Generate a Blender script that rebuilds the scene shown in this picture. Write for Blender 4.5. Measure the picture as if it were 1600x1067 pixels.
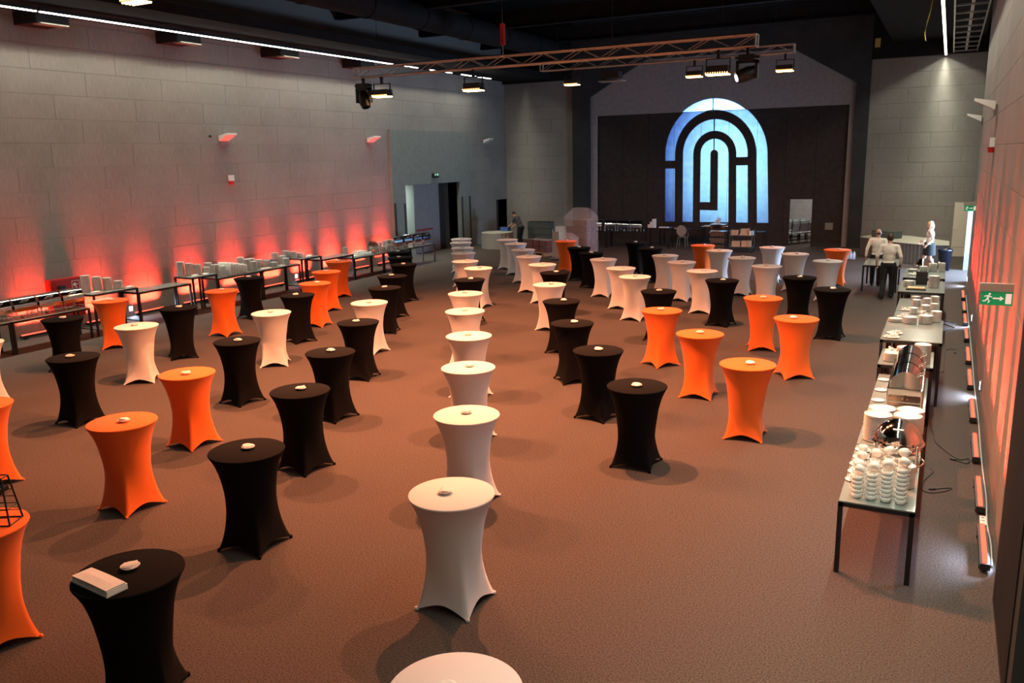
import bpy, bmesh, math, random
from mathutils import Vector, Matrix

random.seed(7)
for o in list(bpy.data.objects):
    bpy.data.objects.remove(o)
SC = bpy.context.scene
COL = SC.collection
PI = math.pi
R = math.radians

# ------------------------------------------------------------------ camera, world, exposure
# hall frame: X across (right wall X=.76, left wall X=-20.1), Y down the hall (arch wall Y=38.4), Z up
AZ, PITCH, ROLL, FPX, HCAM = R(27.5), R(12.45), R(-1.35), 1300.0, 4.1
def _hall(v):
    c, s = math.cos(AZ), math.sin(AZ)
    return Vector((v[0]*c - v[1]*s, v[0]*s + v[1]*c, v[2]))
_f = Vector((0, math.cos(PITCH), -math.sin(PITCH))); _r = Vector((1, 0, 0)); _u = _r.cross(_f)
_r2 = _r*math.cos(ROLL) + _u*math.sin(ROLL); _u2 = -_r*math.sin(ROLL) + _u*math.cos(ROLL)
_R, _U, _F = _hall(_r2), _hall(_u2), _hall(_f)
cam_d = bpy.data.cameras.new('camera'); cam = bpy.data.objects.new('camera', cam_d); COL.objects.link(cam)
cam.matrix_world = Matrix(((_R.x, _U.x, -_F.x, 0), (_R.y, _U.y, -_F.y, 0), (_R.z, _U.z, -_F.z, HCAM), (0, 0, 0, 1)))
cam_d.sensor_width = 36; cam_d.lens = FPX/1600*36; cam_d.clip_end = 200; cam_d.clip_start = .05
SC.camera = cam

W = bpy.data.worlds.new('world'); SC.world = W; W.use_nodes = True
W.node_tree.nodes['Background'].inputs[0].default_value = (.9, .85, .9, 1)
W.node_tree.nodes['Background'].inputs[1].default_value = 0.0
SC.view_settings.view_transform = 'Standard'; SC.view_settings.look = 'None'
SC.view_settings.gamma = 1; SC.view_settings.use_curve_mapping = False
SC.view_settings.exposure = 0.0

# light levels (the lamps themselves are built further down)
AMBER = (1.0, .335, .145); AMBER_W = 2900
STRIP = (1.0, .98, .78); STRIP_W = 68
REDC = (1.0, .048, .024); BAR_W = 84
GOBO = (.10, .36, 1.0); GOBO_W = 170000
STEPC = (.55, .72, 1.0); STEP_W = 75

# ------------------------------------------------------------------ materials
def principled(name, col, rough=.6, metal=0, spec=.5, noise=None, bump=None, trans=0, alpha=1, sheen=0, emit=None):
    m = bpy.data.materials.new(name); m.use_nodes = True
    nt = m.node_tree; b = nt.nodes['Principled BSDF']
    b.inputs['Base Color'].default_value = (*col, 1); b.inputs['Roughness'].default_value = rough
    b.inputs['Metallic'].default_value = metal; b.inputs['Specular IOR Level'].default_value = spec
    b.inputs['Transmission Weight'].default_value = trans; b.inputs['Alpha'].default_value = alpha
    b.inputs['Sheen Weight'].default_value = sheen
    if emit:
        b.inputs['Emission Color'].default_value = (*emit[0], 1); b.inputs['Emission Strength'].default_value = emit[1]
    if noise or bump:
        tc = nt.nodes.new('ShaderNodeTexCoord')
    if noise:                              # (scale, amount, detail, stretch)
        sc, am, det = noise[:3]
        mp = nt.nodes.new('ShaderNodeMapping'); nt.links.new(tc.outputs['Object'], mp.inputs[0])
        mp.inputs['Scale'].default_value = noise[3] if len(noise) > 3 else (1, 1, 1)
        n = nt.nodes.new('ShaderNodeTexNoise'); n.inputs['Scale'].default_value = sc; n.inputs['Detail'].default_value = det
        nt.links.new(mp.outputs[0], n.inputs[0])
        r = nt.nodes.new('ShaderNodeMapRange'); r.inputs[1].default_value = .25; r.inputs[2].default_value = .75
        r.inputs[3].default_value = 1-am; r.inputs[4].default_value = 1+am
        nt.links.new(n.outputs[0], r.inputs[0])
        mx = nt.nodes.new('ShaderNodeMix'); mx.data_type = 'RGBA'; mx.blend_type = 'MULTIPLY'; mx.inputs[0].default_value = 1
        mx.inputs[6].default_value = (*col, 1); nt.links.new(r.outputs[0], mx.inputs[7])
        nt.links.new(mx.outputs[2], b.inputs['Base Color'])
    if bump:                               # (scale, strength)
        n2 = nt.nodes.new('ShaderNodeTexNoise'); n2.inputs['Scale'].default_value = bump[0]; n2.inputs['Detail'].default_value = 3
        nt.links.new(tc.outputs['Object'], n2.inputs[0])
        bp = nt.nodes.new('ShaderNodeBump'); bp.inputs['Strength'].default_value = bump[1]; bp.inputs['Distance'].default_value = .01
        nt.links.new(n2.outputs[0], bp.inputs['Height']); nt.links.new(bp.outputs[0], b.inputs['Normal'])
    return m
def emission(name, col, st):
    m = bpy.data.materials.new(name); m.use_nodes = True; nt = m.node_tree
    nt.nodes.remove(nt.nodes['Principled BSDF'])
    e = nt.nodes.new('ShaderNodeEmission'); e.inputs[0].default_value = (*col, 1); e.inputs[1].default_value = st
    nt.links.new(e.outputs[0], nt.nodes['Material Output'].inputs[0]); return m

def board_material():
    """wood-wool cement board: fibrous grey with fine vertical grain and a tone of its own for each board"""
    m = principled('wood_wool_board', (.29, .27, .25), .92, spec=.15, bump=(55, .5))
    nt = m.node_tree; b = nt.nodes['Principled BSDF']
    tc = [n for n in nt.nodes if n.type == 'TEX_COORD'][0]
    oi = nt.nodes.new('ShaderNodeObjectInfo')
    mp = nt.nodes.new('ShaderNodeMapping'); mp.inputs['Scale'].default_value = (26, 26, 4)
    nt.links.new(tc.outputs['Object'], mp.inputs[0])
    n = nt.nodes.new('ShaderNodeTexNoise'); n.inputs['Scale'].default_value = 1.0; n.inputs['Detail'].default_value = 6
    nt.links.new(mp.outputs[0], n.inputs[0])
    n3 = nt.nodes.new('ShaderNodeTexNoise'); n3.inputs['Scale'].default_value = .55; n3.inputs['Detail'].default_value = 3
    geo = nt.nodes.new('ShaderNodeNewGeometry'); nt.links.new(geo.outputs['Position'], n3.inputs[0])
    a = nt.nodes.new('ShaderNodeMath'); a.operation = 'MULTIPLY_ADD'; nt.links.new(n.outputs[0], a.inputs[0]); a.inputs[1].default_value = .42; a.inputs[2].default_value = .565
    c = nt.nodes.new('ShaderNodeMath'); c.operation = 'MULTIPLY_ADD'; nt.links.new(oi.outputs['Random'], c.inputs[0]); c.inputs[1].default_value = .05; nt.links.new(a.outputs[0], c.inputs[2])
    d = nt.nodes.new('ShaderNodeMath'); d.operation = 'MULTIPLY_ADD'; nt.links.new(n3.outputs[0], d.inputs[0]); d.inputs[1].default_value = .45; nt.links.new(c.outputs[0], d.inputs[2])
    e = nt.nodes.new('ShaderNodeMath'); e.operation = 'SUBTRACT'; nt.links.new(d.outputs[0], e.inputs[0]); e.inputs[1].default_value = .12
    mx = nt.nodes.new('ShaderNodeMix'); mx.data_type = 'RGBA'; mx.blend_type = 'MULTIPLY'; mx.inputs[0].default_value = 1
    mx.inputs[6].default_value = (.29, .27, .25, 1); nt.links.new(e.outputs[0], mx.inputs[7])
    nt.links.new(mx.outputs[2], b.inputs['Base Color'])
    return m

M = {}
M['board'] = board_material()
M['carpet'] = principled('carpet', (.093, .075, .066), .96, spec=.1, noise=(62, .62, 7), bump=(420, .35))
M['joint'] = principled('joint_backing', (.23, .215, .20), .95)
M['black_paint'] = principled('black_paint', (.012, .012, .013), .8, spec=.2, noise=(3, .3, 3))
M['pier'] = principled('pier_paint', (.040, .043, .045), .75, spec=.25, noise=(2, .2, 3))
M['grey_render'] = principled('grey_render', (.34, .315, .315), .9, spec=.2, noise=(6, .12, 5))
M['acoustic'] = principled('acoustic_panel', (.046, .036, .033), .7, spec=.25, noise=(4, .25, 4))
M['portal'] = principled('portal_paint', (.20, .215, .20), .8, spec=.25, noise=(5, .1, 4))
M['leaf'] = principled('door_leaf_paint', (.33, .31, .31), .6, noise=(4, .08, 3))
M['dark_leaf'] = principled('dark_door', (.035, .034, .035), .6)
M['cream'] = principled('cream_door', (.62, .58, .48), .5)
M['white_fab'] = principled('white_spandex', (.74, .70, .69), .85, spec=.2, noise=(900, .06, 2), bump=(900, .15), sheen=.1)
M['black_fab'] = principled('black_spandex', (.0042, .0034, .0034), .9, spec=.12, noise=(900, .2, 2))
M['orange_fab'] = principled('orange_spandex', (.86, .155, .018), .8, spec=.25, noise=(900, .06, 2), bump=(900, .15), sheen=.1)
M['china'] = principled('white_china', (.82, .81, .76), .18, spec=.5)
M['napkin'] = principled('paper_napkin', (.86, .82, .78), .9, noise=(60, .06, 3))
M['food'] = principled('golden_pastry', (.72, .46, .22), .6, noise=(30, .3, 3))
M['steel_black'] = principled('black_steel', (.012, .011, .011), .45, spec=.4, noise=(8, .2, 2))
M['frosted'] = principled('frosted_glass', (.25, .285, .265), .16, spec=.6, noise=(3, .05, 2))
M['chrome'] = principled('chrome', (.78, .77, .75), .07, metal=1)
M['steel'] = principled('brushed_steel', (.55, .54, .52), .28, metal=1, noise=(20, .1, 2))
M['alu'] = principled('truss_aluminium', (.62, .60, .58), .38, metal=1, noise=(9, .15, 2))
M['lamp_black'] = principled('lamp_housing', (.015, .015, .016), .42, spec=.5)
M['led_amber'] = emission('led_amber', (1, .48, .16), 26)
M['lens_amber'] = emission('led_amber_dim', (1, .42, .14), 7)
M['strip'] = emission('led_strip', (1, .98, .92), 9)
M['led_red'] = emission('led_red', (1, .07, .035), 4.2)
M['led_blue'] = emission('projector_lens', (.55, .7, 1), 30)
M['step'] = emission('step_lens', (.75, .86, 1), 9)
M['green'] = principled('exit_green', (.0, .25, .09), .4, emit=((.0, .30, .10), .35))
M['white_sign'] = principled('sign_white', (.85, .85, .8), .4, emit=((.9, .9, .8), .35))
M['grey_plastic'] = principled('grey_plastic', (.30, .28, .24), .5)
M['white_plastic'] = principled('white_plastic', (.75, .73, .70), .4)
M['red_paint'] = principled('fire_red', (.42, .012, .008), .45, noise=(5, .1, 2))
M['red_rubber'] = principled('red_cloth', (.5, .03, .02), .7)
M['cable'] = principled('cable_black', (.01, .01, .01), .5)
M['cable_w'] = principled('cable_white', (.6, .58, .55), .5)
M['carton'] = principled('carton', (.50, .33, .20), .85, noise=(9, .12, 3))
M['wood'] = principled('pallet_wood', (.38, .24, .13), .85, noise=(4, .25, 4, (1, 8, 8)))
M['crate'] = principled('bottle_crate', (.16, .06, .045), .6, noise=(40, .5, 3))
M['crate_grey'] = principled('grey_crate', (.09, .11, .10), .55)
M['crate_blue'] = principled('blue_crate', (.06, .14, .42), .5)
M['yellow'] = principled('yellow_bag', (.72, .62, .05), .6)
M['film'] = principled('stretch_film', (.80, .72, .72), .18, spec=.6, alpha=.22, noise=(14, .3, 4), bump=(9, 1.0))
M['bottle_cap'] = principled('bottle_cap', (.75, .70, .66), .4)
M['clear'] = principled('clear_acrylic', (.8, .85, .88), .05, spec=.6, alpha=.30)
M['skirt'] = principled('table_skirting', (.10, .10, .10), .8, noise=(30, .15, 2), sheen=.1)
M['skirt_light'] = principled('pleated_skirting', (.33, .31, .29), .8, noise=(30, .1, 2))
M['cloth'] = principled('white_cloth', (.46, .45, .37), .85, noise=(10, .05, 3))
M['chair_grey'] = principled('grey_upholstery', (.36, .40, .42), .85, noise=(50, .2, 3))
M['skin'] = principled('skin', (.56, .30, .20), .55, noise=(20, .08, 3))
M['shirt'] = principled('white_shirt', (.74, .66, .58), .85, noise=(14, .08, 3), bump=(9, .5))
M['tshirt'] = principled('grey_tshirt', (.085, .080, .085), .9, noise=(14, .1, 3), bump=(9, .4))
M['trousers'] = principled('black_trousers', (.010, .010, .011), .85, bump=(9, .4))
M['shoe'] = principled('black_shoe', (.012, .012, .012), .25)
M['hair_dark'] = principled('dark_hair', (.045, .022, .012), .6, noise=(60, .3, 2))
M['hair_blond'] = principled('blond_hair', (.72, .55, .32), .5, noise=(60, .2, 2))
M['eye'] = principled('eye', (.02, .015, .012), .2)
M['daylight'] = emission('daylight_beyond', (.50, .74, 1), 7)
M['corridor'] = emission('lit_corridor', (.60, .80, .72), 1.1)
M['yellow_label'] = principled('warning_label', (.55, .40, .10), .6)
M['bin'] = principled('dark_bin', (.003, .004, .010), .3)
M['glass_tumbler'] = principled('drinking_glass', (.85, .9, 1), .05, alpha=.45, spec=.7)

# ------------------------------------------------------------------ mesh helpers
class MB:
    def __init__(s): s.v = []; s.f = []; s.mi = []; s.sm = []
    def add(s, vs, fs, smooth=False, mat=0):
        o = len(s.v); s.v += [tuple(v) for v in vs]
        for f in fs: s.f.append([i+o for i in f]); s.mi.append(mat); s.sm.append(smooth)
        return s
    def box(s, x0, x1, y0, y1, z0, z1, mat=0):
        v = [(x0,y0,z0),(x1,y0,z0),(x1,y1,z0),(x0,y1,z0),(x0,y0,z1),(x1,y0,z1),(x1,y1,z1),(x0,y1,z1)]
        return s.add(v, [(0,3,2,1),(4,5,6,7),(0,1,5,4),(1,2,6,5),(2,3,7,6),(3,0,4,7)], False, mat)
    def cyl(s, p0, p1, r0, r1=None, n=10, cap=True, smooth=True, mat=0):
        r1 = r0 if r1 is None else r1
        p0, p1 = Vector(p0), Vector(p1); d = (p1-p0).normalized()
        a = d.orthogonal().normalized(); b = d.cross(a)
        vs = [p0 + (a*math.cos(2*PI*i/n)+b*math.sin(2*PI*i/n))*r0 for i in range(n)] + [p1 + (a*math.cos(2*PI*i/n)+b*math.sin(2*PI*i/n))*r1 for i in range(n)]
        s.add(vs, [(i, (i+1) % n, n+(i+1) % n, n+i) for i in range(n)], smooth, mat)
        if cap:
            s.add(vs[:n], [tuple(reversed(range(n)))], False, mat); s.add(vs[n:], [tuple(range(n))], False, mat)
        return s
    def lathe(s, prof, n=24, c=(0, 0, 0), smooth=True, mat=0, caps=True):
        vs = [(c[0]+r*math.cos(2*PI*i/n), c[1]+r*math.sin(2*PI*i/n), c[2]+z) for r, z in prof for i in range(n)]
        fs = [(k*n+i, k*n+(i+1) % n, (k+1)*n+(i+1) % n, (k+1)*n+i) for k in range(len(prof)-1) for i in range(n)]
        s.add(vs, fs, smooth, mat)
        if caps:
            if prof[0][0] > 1e-5: s.add(vs[:n], [tuple(reversed(range(n)))], False, mat)
            if prof[-1][0] > 1e-5: s.add(vs[-n:], [tuple(range(n))], False, mat)
        return s
    def tube(s, path, r, n=8, smooth=True, mat=0):
        for a, b in zip(path[:-1], path[1:]): s.cyl(a, b, r, r, n, True, smooth, mat)
        return s
    def curve_tube(s, path, r, n=6, mat=0):
        P = [Vector(p) for p in path]; rings = []
        up = Vector((0, 0, 1))
        for i, p in enumerate(P):
            d = (P[min(i+1, len(P)-1)] - P[max(i-1, 0)]).normalized()
            a = d.cross(up)
            if a.length < 1e-3: a = d.orthogonal()
            a.normalize(); b = d.cross(a)
            rings.append([p + (a*math.cos(2*PI*k/n)+b*math.sin(2*PI*k/n))*r for k in range(n)])
        vs = [v for g in rings for v in g]
        fs = [(i*n+k, i*n+(k+1) % n, (i+1)*n+(k+1) % n, (i+1)*n+k) for i in range(len(P)-1) for k in range(n)]
        s.add(vs, fs, True, mat)
        s.add(rings[0], [tuple(range(n))], False, mat); s.add(rings[-1], [tuple(reversed(range(n)))], False, mat)
        return s
    def prism(s, poly, axis, d0, d1, mat=0):
        def P(p, d): return {'y': (p[0], d, p[1]), 'x': (d, p[0], p[1]), 'z': (p[0], p[1], d)}[axis]
        n = len(poly); vs = [P(p, d0) for p in poly] + [P(p, d1) for p in poly]
        s.add(vs, [tuple(range(n)), tuple(reversed(range(n, 2*n)))] + [(i, n+i, n+(i+1) % n, (i+1) % n) for i in range(n)], False, mat)
        return s
    def ball(s, c, r, n=10, m=7, mat=0, ax=None):
        rx, ry, rz = (r, r, r) if not hasattr(r, '__len__') else r
        X, Y, Z = ax or (Vector((1,0,0)), Vector((0,1,0)), Vector((0,0,1)))
        c = Vector(c); vs = [c - Z*rz]
        for j in range(1, m):
            t = -PI/2 + PI*j/m
            for i in range(n):
                vs.append(c + X*(rx*math.cos(t)*math.cos(2*PI*i/n)) + Y*(ry*math.cos(t)*math.sin(2*PI*i/n)) + Z*(rz*math.sin(t)))
        vs.append(c + Z*rz); fs = [(0, 1+(i+1) % n, 1+i) for i in range(n)]
        for j in range(m-2): fs += [(1+j*n+i, 1+j*n+(i+1) % n, 1+(j+1)*n+(i+1) % n, 1+(j+1)*n+i) for i in range(n)]
        L = len(vs)-1; k = 1+(m-2)*n
        fs += [(L, k+i, k+(i+1) % n) for i in range(n)]
        return s.add(vs, fs, True, mat)
    def capsule(s, a, b, ra, rb, n=12):
        a, b = Vector(a), Vector(b); s.cyl(a, b, ra, rb, n); s.ball(a, ra, n, 8); s.ball(b, rb, n, 8); return s
    def mesh(s, name, mats):
        me = bpy.data.meshes.new(name); me.from_pydata(s.v, [], s.f)
        for m in (mats if isinstance(mats, (list, tuple)) else [mats]): me.materials.append(M[m] if isinstance(m, str) else m)
        me.polygons.foreach_set('material_index', s.mi); me.polygons.foreach_set('use_smooth', s.sm)
        bm = bmesh.new(); bm.from_mesh(me); bmesh.ops.recalc_face_normals(bm, faces=bm.faces); bm.to_mesh(me); bm.free()
        me.update(); return me
    def build(s, name, mats, parent=None, loc=(0, 0, 0), rz=0):
        return link(name, s.mesh(name, mats), parent, loc, rz)

def link(name, data, parent=None, loc=(0, 0, 0), rz=0):
    o = bpy.data.objects.new(name, data); COL.objects.link(o)
    o.parent = parent; o.location = loc
    if rz: o.rotation_euler = (0, 0, rz)
    return o
def tag(o, label, cat, group=None):
    o['label'] = label; o['category'] = cat
    if group: o['group'] = group
    return o
def struct(o): o['kind'] = 'structure'; return o
def thing(name, label, cat, loc=(0, 0, 0), rz=0, group=None):
    o = link(name, None, None, loc, rz); o.empty_display_size = .1
    return tag(o, label, cat, group)
def copy_tree(o, parent=None):
    c = o.copy(); COL.objects.link(c); c.parent = parent
    for ch in list(o.children): copy_tree(ch, c)
    return c
def place(proto, state, loc, rz=0, label=None, group=None):
    """first call moves the prototype itself, later calls copy it with its parts"""
    if not state: o = proto; state.append(1)
    else: o = copy_tree(proto)
    o.location = loc; o.rotation_euler = (0, 0, rz)
    if label: o['label'] = label
    if group: o['group'] = group
    return o
def light(name, kind, parent, loc, energy, color, **kw):
    d = bpy.data.lights.new(name, kind); d.energy = energy; d.color = color
    for k, v in kw.items(): setattr(d, k, v)
    o = bpy.data.objects.new(name, d); COL.objects.link(o); o.parent = parent; o.location = loc
    return o
def aim(o, direction, roll=None):
    q = Vector(direction).to_track_quat('-Z', 'Y'); o.rotation_mode = 'QUATERNION'; o.rotation_quaternion = q; return o
def aim_xz(o, d):
    # long side of a rectangular lamp stays along the hall (local Y = world Y)
    z = -Vector(d).normalized(); y = Vector((0, 1, 0)); x = y.cross(z)
    o.rotation_mode = 'QUATERNION'; o.rotation_quaternion = Matrix((x, y, z)).transposed().to_quaternion(); return o
ORD = ['first', 'second', 'third', 'fourth', 'fifth', 'sixth', 'seventh', 'eighth', 'ninth', 'tenth', 'eleventh', 'twelfth', 'thirteenth', 'fourteenth', 'fifteenth', 'sixteenth', 'seventeenth', 'eighteenth', 'nineteenth', 'twentieth', 'twenty-first', 'twenty-second']

XL, XR, YB = -20.1, .76, 38.4
BH = .59                                     # board height
# ------------------------------------------------------------------ the room shell
struct(MB().box(-23.2, 3.2, -6, 44.2, -.2, 0).build('floor', 'carpet'))
struct(MB().box(-23.2, 3.2, -6, 44.2, 10.6, 10.8).build('ceiling', 'black_paint'))
wl = MB()                                    # left wall with portal opening and corner niche
wl.box(XL-.5, XL-.03, -6, 29.1, 0, 10.6).box(XL-.5, XL-.03, 29.1, 33.5, 3.08, 10.6).box(XL-.5, XL-.03, 33.5, 37.25, 0, 10.6)
wl.box(XL-.5, XL-.03, 37.25, 38.4, 2.05, 10.6).box(XL-.5, XL-.03, 38.4, 38.9, 0, 10.6)
wall_left = struct(wl.build('wall_left', 'joint'))
wr = MB().box(XR+.03, XR+.4, 8.25, 29.3, 0, 10.6).box(XR+.03, XR+.4, -6, 8.25, 0, 10.6)
wall_right = struct(wr.build('wall_right', 'joint'))
wb = MB().box(XL-.5, -16.35, YB+.03, YB+.5, 0, 10.6).box(-3.13, 2.6, YB+.03, YB+.5, 0, 10.6)
wall_back = struct(wb.build('wall_back', 'joint'))
struct(MB().box(XL-.5, XR+.4, -6.2, -6, 0, 10.6).build('wall_front', 'grey_render'))

def rects_minus(y0, y1, z0, z1, holes):
    out = [(y0, y1, z0, z1)]
    for a, b, c, d in holes:
        nxt = []
        for (p, q, r, s) in out:
            if q <= a or p >= b or s <= c or r >= d: nxt.append((p, q, r, s)); continue
            if p < a: nxt.append((p, a, r, s))
            if q > b: nxt.append((b, q, r, s))
            m0, m1 = max(p, a), min(q, b)
            if r < c: nxt.append((m0, m1, r, c))
            if s > d: nxt.append((m0, m1, d, s))
        out = nxt
    return [r for r in out if r[1]-r[0] > .04 and r[3]-r[2] > .03]
_board = {}
def boards(parent, axis, face, a0, a1, ztop, bw, holes, depth=.03):
    """running-bond boards, each one an object, on a wall plane; depth sign points into the room"""
    row = 0; z = 0.0
    while z < ztop-.05:
        z1 = min(z+BH, ztop); y = a0 - (bw*(.15+.5*(row % 2)) + .31*bw*((row*7) % 3)/3)
        while y < a1:
            y1 = y+bw
            for (p, q, r, s) in rects_minus(max(y, a0), min(y1, a1), z, z1, holes) if min(y1, a1) > max(y, a0) else []:
                w, h = round(q-p, 3), round(s-r, 3); key = (axis, depth, w, h)
                if key not in _board:
                    g = .0022; e = .002
                    mb = MB()
                    # slightly chamfered slab
                    f0 = [(g, g), (w-g, g), (w-g, h-g), (g, h-g)]; f1 = [(g+e, g+e), (w-g-e, g+e), (w-g-e, h-g-e), (g+e, h-g-e)]
                    d0, d1, d2 = -depth, -.004*(1 if depth > 0 else -1), 0
                    def P(u, t, d): return (d, u, t) if axis == 'x' else (u, d, t)
                    vs = [P(u, t, d0) for u, t in f0]+[P(u, t, d1) for u, t in f0]+[P(u, t, d2) for u, t in f1]
                    fs = [(i, (i+1) % 4, 4+(i+1) % 4, 4+i) for i in range(4)]+[(4+i, 4+(i+1) % 4, 8+(i+1) % 4, 8+i) for i in range(4)]+[(8, 9, 10, 11)]
                    _board[key] = mb.add(vs, fs).mesh('board', 'board')
                link('board', _board[key], parent, (face, p, r) if axis == 'x' else (p, face, r))
            y = y1
        z = z1; row += 1
boards(wall_left, 'x', XL, 6.0, 38.4, 8.26, 2.4, [(28.2, 34.46, 0, 5.31), (37.25, 38.4, 0, 2.05)], .03)
boards(wall_right, 'x', XR, 8.25, 29.3, 8.26, 2.4, [], -.03)
boards(wall_back, 'y', YB, XL, -16.35, 7.67, 1.9, [], -.03)
boards(wall_back, 'y', YB, -3.13, 1.6, 7.67, 1.9, [(.95, 1.6, 0, 2.3)], -.03)

# black proscenium with gabled opening, grey rendered wall inside it, dark folding partition
U = lambda x0, x1, x2, x3, pts, zt: [(x0, 0), (x1, 0)] + pts + [(x2, 0), (x3, 0), (x3, zt), (x0, zt)]
struct(MB().prism(U(-16.35, -15.5, -3.66, -3.13, [(-15.5, 6.83), (-12.75, 8.34), (-6.3, 8.34), (-3.66, 6.8)], 10.6), 'y', 38.25, 38.5).build('trim_1', 'pier'))
struct(MB().box(XL, -16.35, 38.18, 38.6, 7.67, 10.6).box(-3.13, 1.0, 38.18, 38.6, 7.67, 10.6).build('trim_2', 'black_paint'))
struct(MB().prism([(-15.6, 0), (-15.2, 0), (-15.2, 5.95), (-3.9, 5.95), (-3.9, 0), (-3.55, 0), (-3.55, 8.6), (-15.6, 8.6)], 'y', 38.5, 38.66).build('wall_arch', 'grey_render'))
part = struct(link('door_1', None)); part.location = (0, 38.7, 0)
for k in range(9):
    x0 = -15.2+k*11.3/9; x1 = x0+11.3/9; g = .006
    mb = MB()
    if k == 7:
        mb.prism([(x0+g, 0), (-6.14, 0), (-6.14, 2.03), (-5.2, 2.03), (-5.2, 0), (x1-g, 0), (x1-g, 5.98), (x0+g, 5.98)], 'y', 0, .10)
    else:
        mb.box(x0+g, x1-g, 0, .10, 0, 5.98)
    pn = mb.build('panel', 'acoustic', part)
    if k == 8:
        MB().box(-4.62, -4.30, -.02, .0, .72, 1.02).build('notice', 'grey_plastic', pn)
    MB().box(x0+g, x1-g, -.004, 0, .0, .10).build('kick_strip', 'dark_leaf', pn) if k != 7 else None
# store room behind the partition doorway
st = MB().box(-8.6, -8.4, 38.85, 43.5, 0, 3.2).box(-3.0, -2.8, 38.85, 43.5, 0, 3.2).box(-8.6, -2.8, 43.4, 43.6, 0, 3.2)
struct(st.build('wall_store', 'grey_render'))
struct(MB().box(-8.6, -2.8, 38.85, 43.6, 3.2, 3.3).build('ceiling_store', 'grey_render'))
tl = thing('store_light', 'slim ceiling light in the chair store behind the dark partition', 'lamp', (-5.4, 41, 3.14))
MB().box(-.6, .6, -.08, .08, 0, .06).build('housing', 'white_plastic', tl)
MB().box(-.58, .58, -.06, .06, -.008, 0).build('diffuser', 'strip', tl)
aim(light('store_ceiling_light_offscreen', 'AREA', tl, (0, 0, -.03), 90, (1, .95, .85), shape='RECTANGLE', size=1.1, size_y=.12), (0, 0, -1))

# left portal: protruding surround with a deep doorway, door leaf ajar, lit corridor behind
struct(MB().prism([(28.2, 0), (29.1, 0), (29.1, 3.08), (33.5, 3.08), (33.5, 0), (34.46, 0), (34.46, 5.31), (28.2, 5.31)], 'x', XL-.03, XL+.15).build('wall_portal', 'portal'))
struct(MB().box(XL-.85, XL-.03, 33.5, 33.62, 0, 3.2).box(XL-.85, XL-.03, 28.98, 29.1, 0, 3.2).box(XL-.85, XL-.03, 29.1, 33.5, 3.08, 3.2).build('trim_3', 'portal'))
d2 = struct(link('door_2', None)); d2.location = (XL-.72, 31.02, 0)
lf = MB().box(-.05, 0, 0, 2.0, .01, 3.06).build('leaf', 'leaf', d2)
MB().box(0, .05, .1, .16, 1.0, 1.06).box(0, .05, 1.15, 1.21, 1.0, 1.06).box(.05, .08, 0, 1.28, 1.0, 1.06).build('panic_bar', 'red_rubber', lf)
MB().box(-.05, 0, 2.02, 2.48, .01, 3.06).build('leaf', 'dark_leaf', d2)
struct(MB().box(XL-2.6, XL-2.5, 26.5, 35, 0, 3.2).box(XL-2.6, XL-.5, 26.4, 26.5, 0, 3.2).box(XL-2.6, XL-.5, 35, 35.1, 0, 3.2).build('wall_corridor', 'cream'))
struct(MB().box(XL-2.6, XL-.5, 26.4, 35.1, 3.2, 3.3).build('ceiling_corridor', 'cream'))
cl = thing('corridor_light', 'ceiling light in the corridor behind the side doorway', 'lamp', (XL-1.6, 31.5, 3.12))
MB().box(-.15, .15, -1.2, 1.2, 0, .05).build('housing', 'white_plastic', cl)
MB().box(-.13, .13, -1.15, 1.15, -.008, 0).build('diffuser', 'corridor', cl)
aim(light('corridor_ceiling_light_offscreen', 'AREA', cl, (0, 0, -.03), 110, (.66, .90, 1), shape='RECTANGLE', size=.25, size_y=2.2), (0, 0, -1))
for i, (y, z) in enumerate([(28.3, 2.4), (29.0, 2.35), (33.65, 2.4), (34.36, 2.4)]):
    struct(MB().box(XL+.15, XL+.162, y-.07, y+.07, 0, z).build('trim_%d' % (4+i), 'dark_leaf'))
struct(MB().box(XL-.75, XL-.7, 37.2, 38.5, 0, 2.1).build('door_3', 'dark_leaf'))
struct(MB().box(XL-.8, XL-.03, 37.18, 37.25, 0, 2.12).box(XL-.8, XL-.03, 38.4, 38.5, 0, 2.12).box(XL-.8, XL-.03, 37.18, 38.5, 2.05, 2.12).build('trim_8', 'portal'))

# right end: recess beyond the board wall, with an exit to daylight; near dark portal pier
rc = MB().box(1.55, 1.7, 29.3, 29.6, 0, 10.6).box(1.55, 1.7, 29.6, 32.0, 2.35, 10.6).box(1.55, 1.7, 32.0, 38.6, 0, 10.6)
struct(rc.build('wall_recess', 'grey_render'))
struct(MB().box(XR+.0, XR+.42, 29.3, 29.42, 0, 10.6).build('trim_9', 'dark_leaf'))
struct(MB().box(XR-.09, XR+.5, 6.2, 8.25, 0, 10.4).build('trim_10', 'pier'))
struct(MB().box(XR-.10, XR-.09, 6.45, 8.05, .12, 4.6).build('door_4', 'black_paint'))
d5 = struct(link('door_5', None)); d5.location = (.30, 36.15, 0)
lf = MB().box(0, .52, -.025, .025, .01, 2.06).build('leaf', 'cream', d5)
MB().cyl((.03, -.07, 1.05), (.12, -.07, 1.05), .012).cyl((.05, -.07, 1.05), (.05, -.02, 1.05), .012).build('handle', 'steel', lf)
MB().box(.02, .50, -.03, -.025, .35, .37).build('kick_rail', 'grey_plastic', lf)
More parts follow.
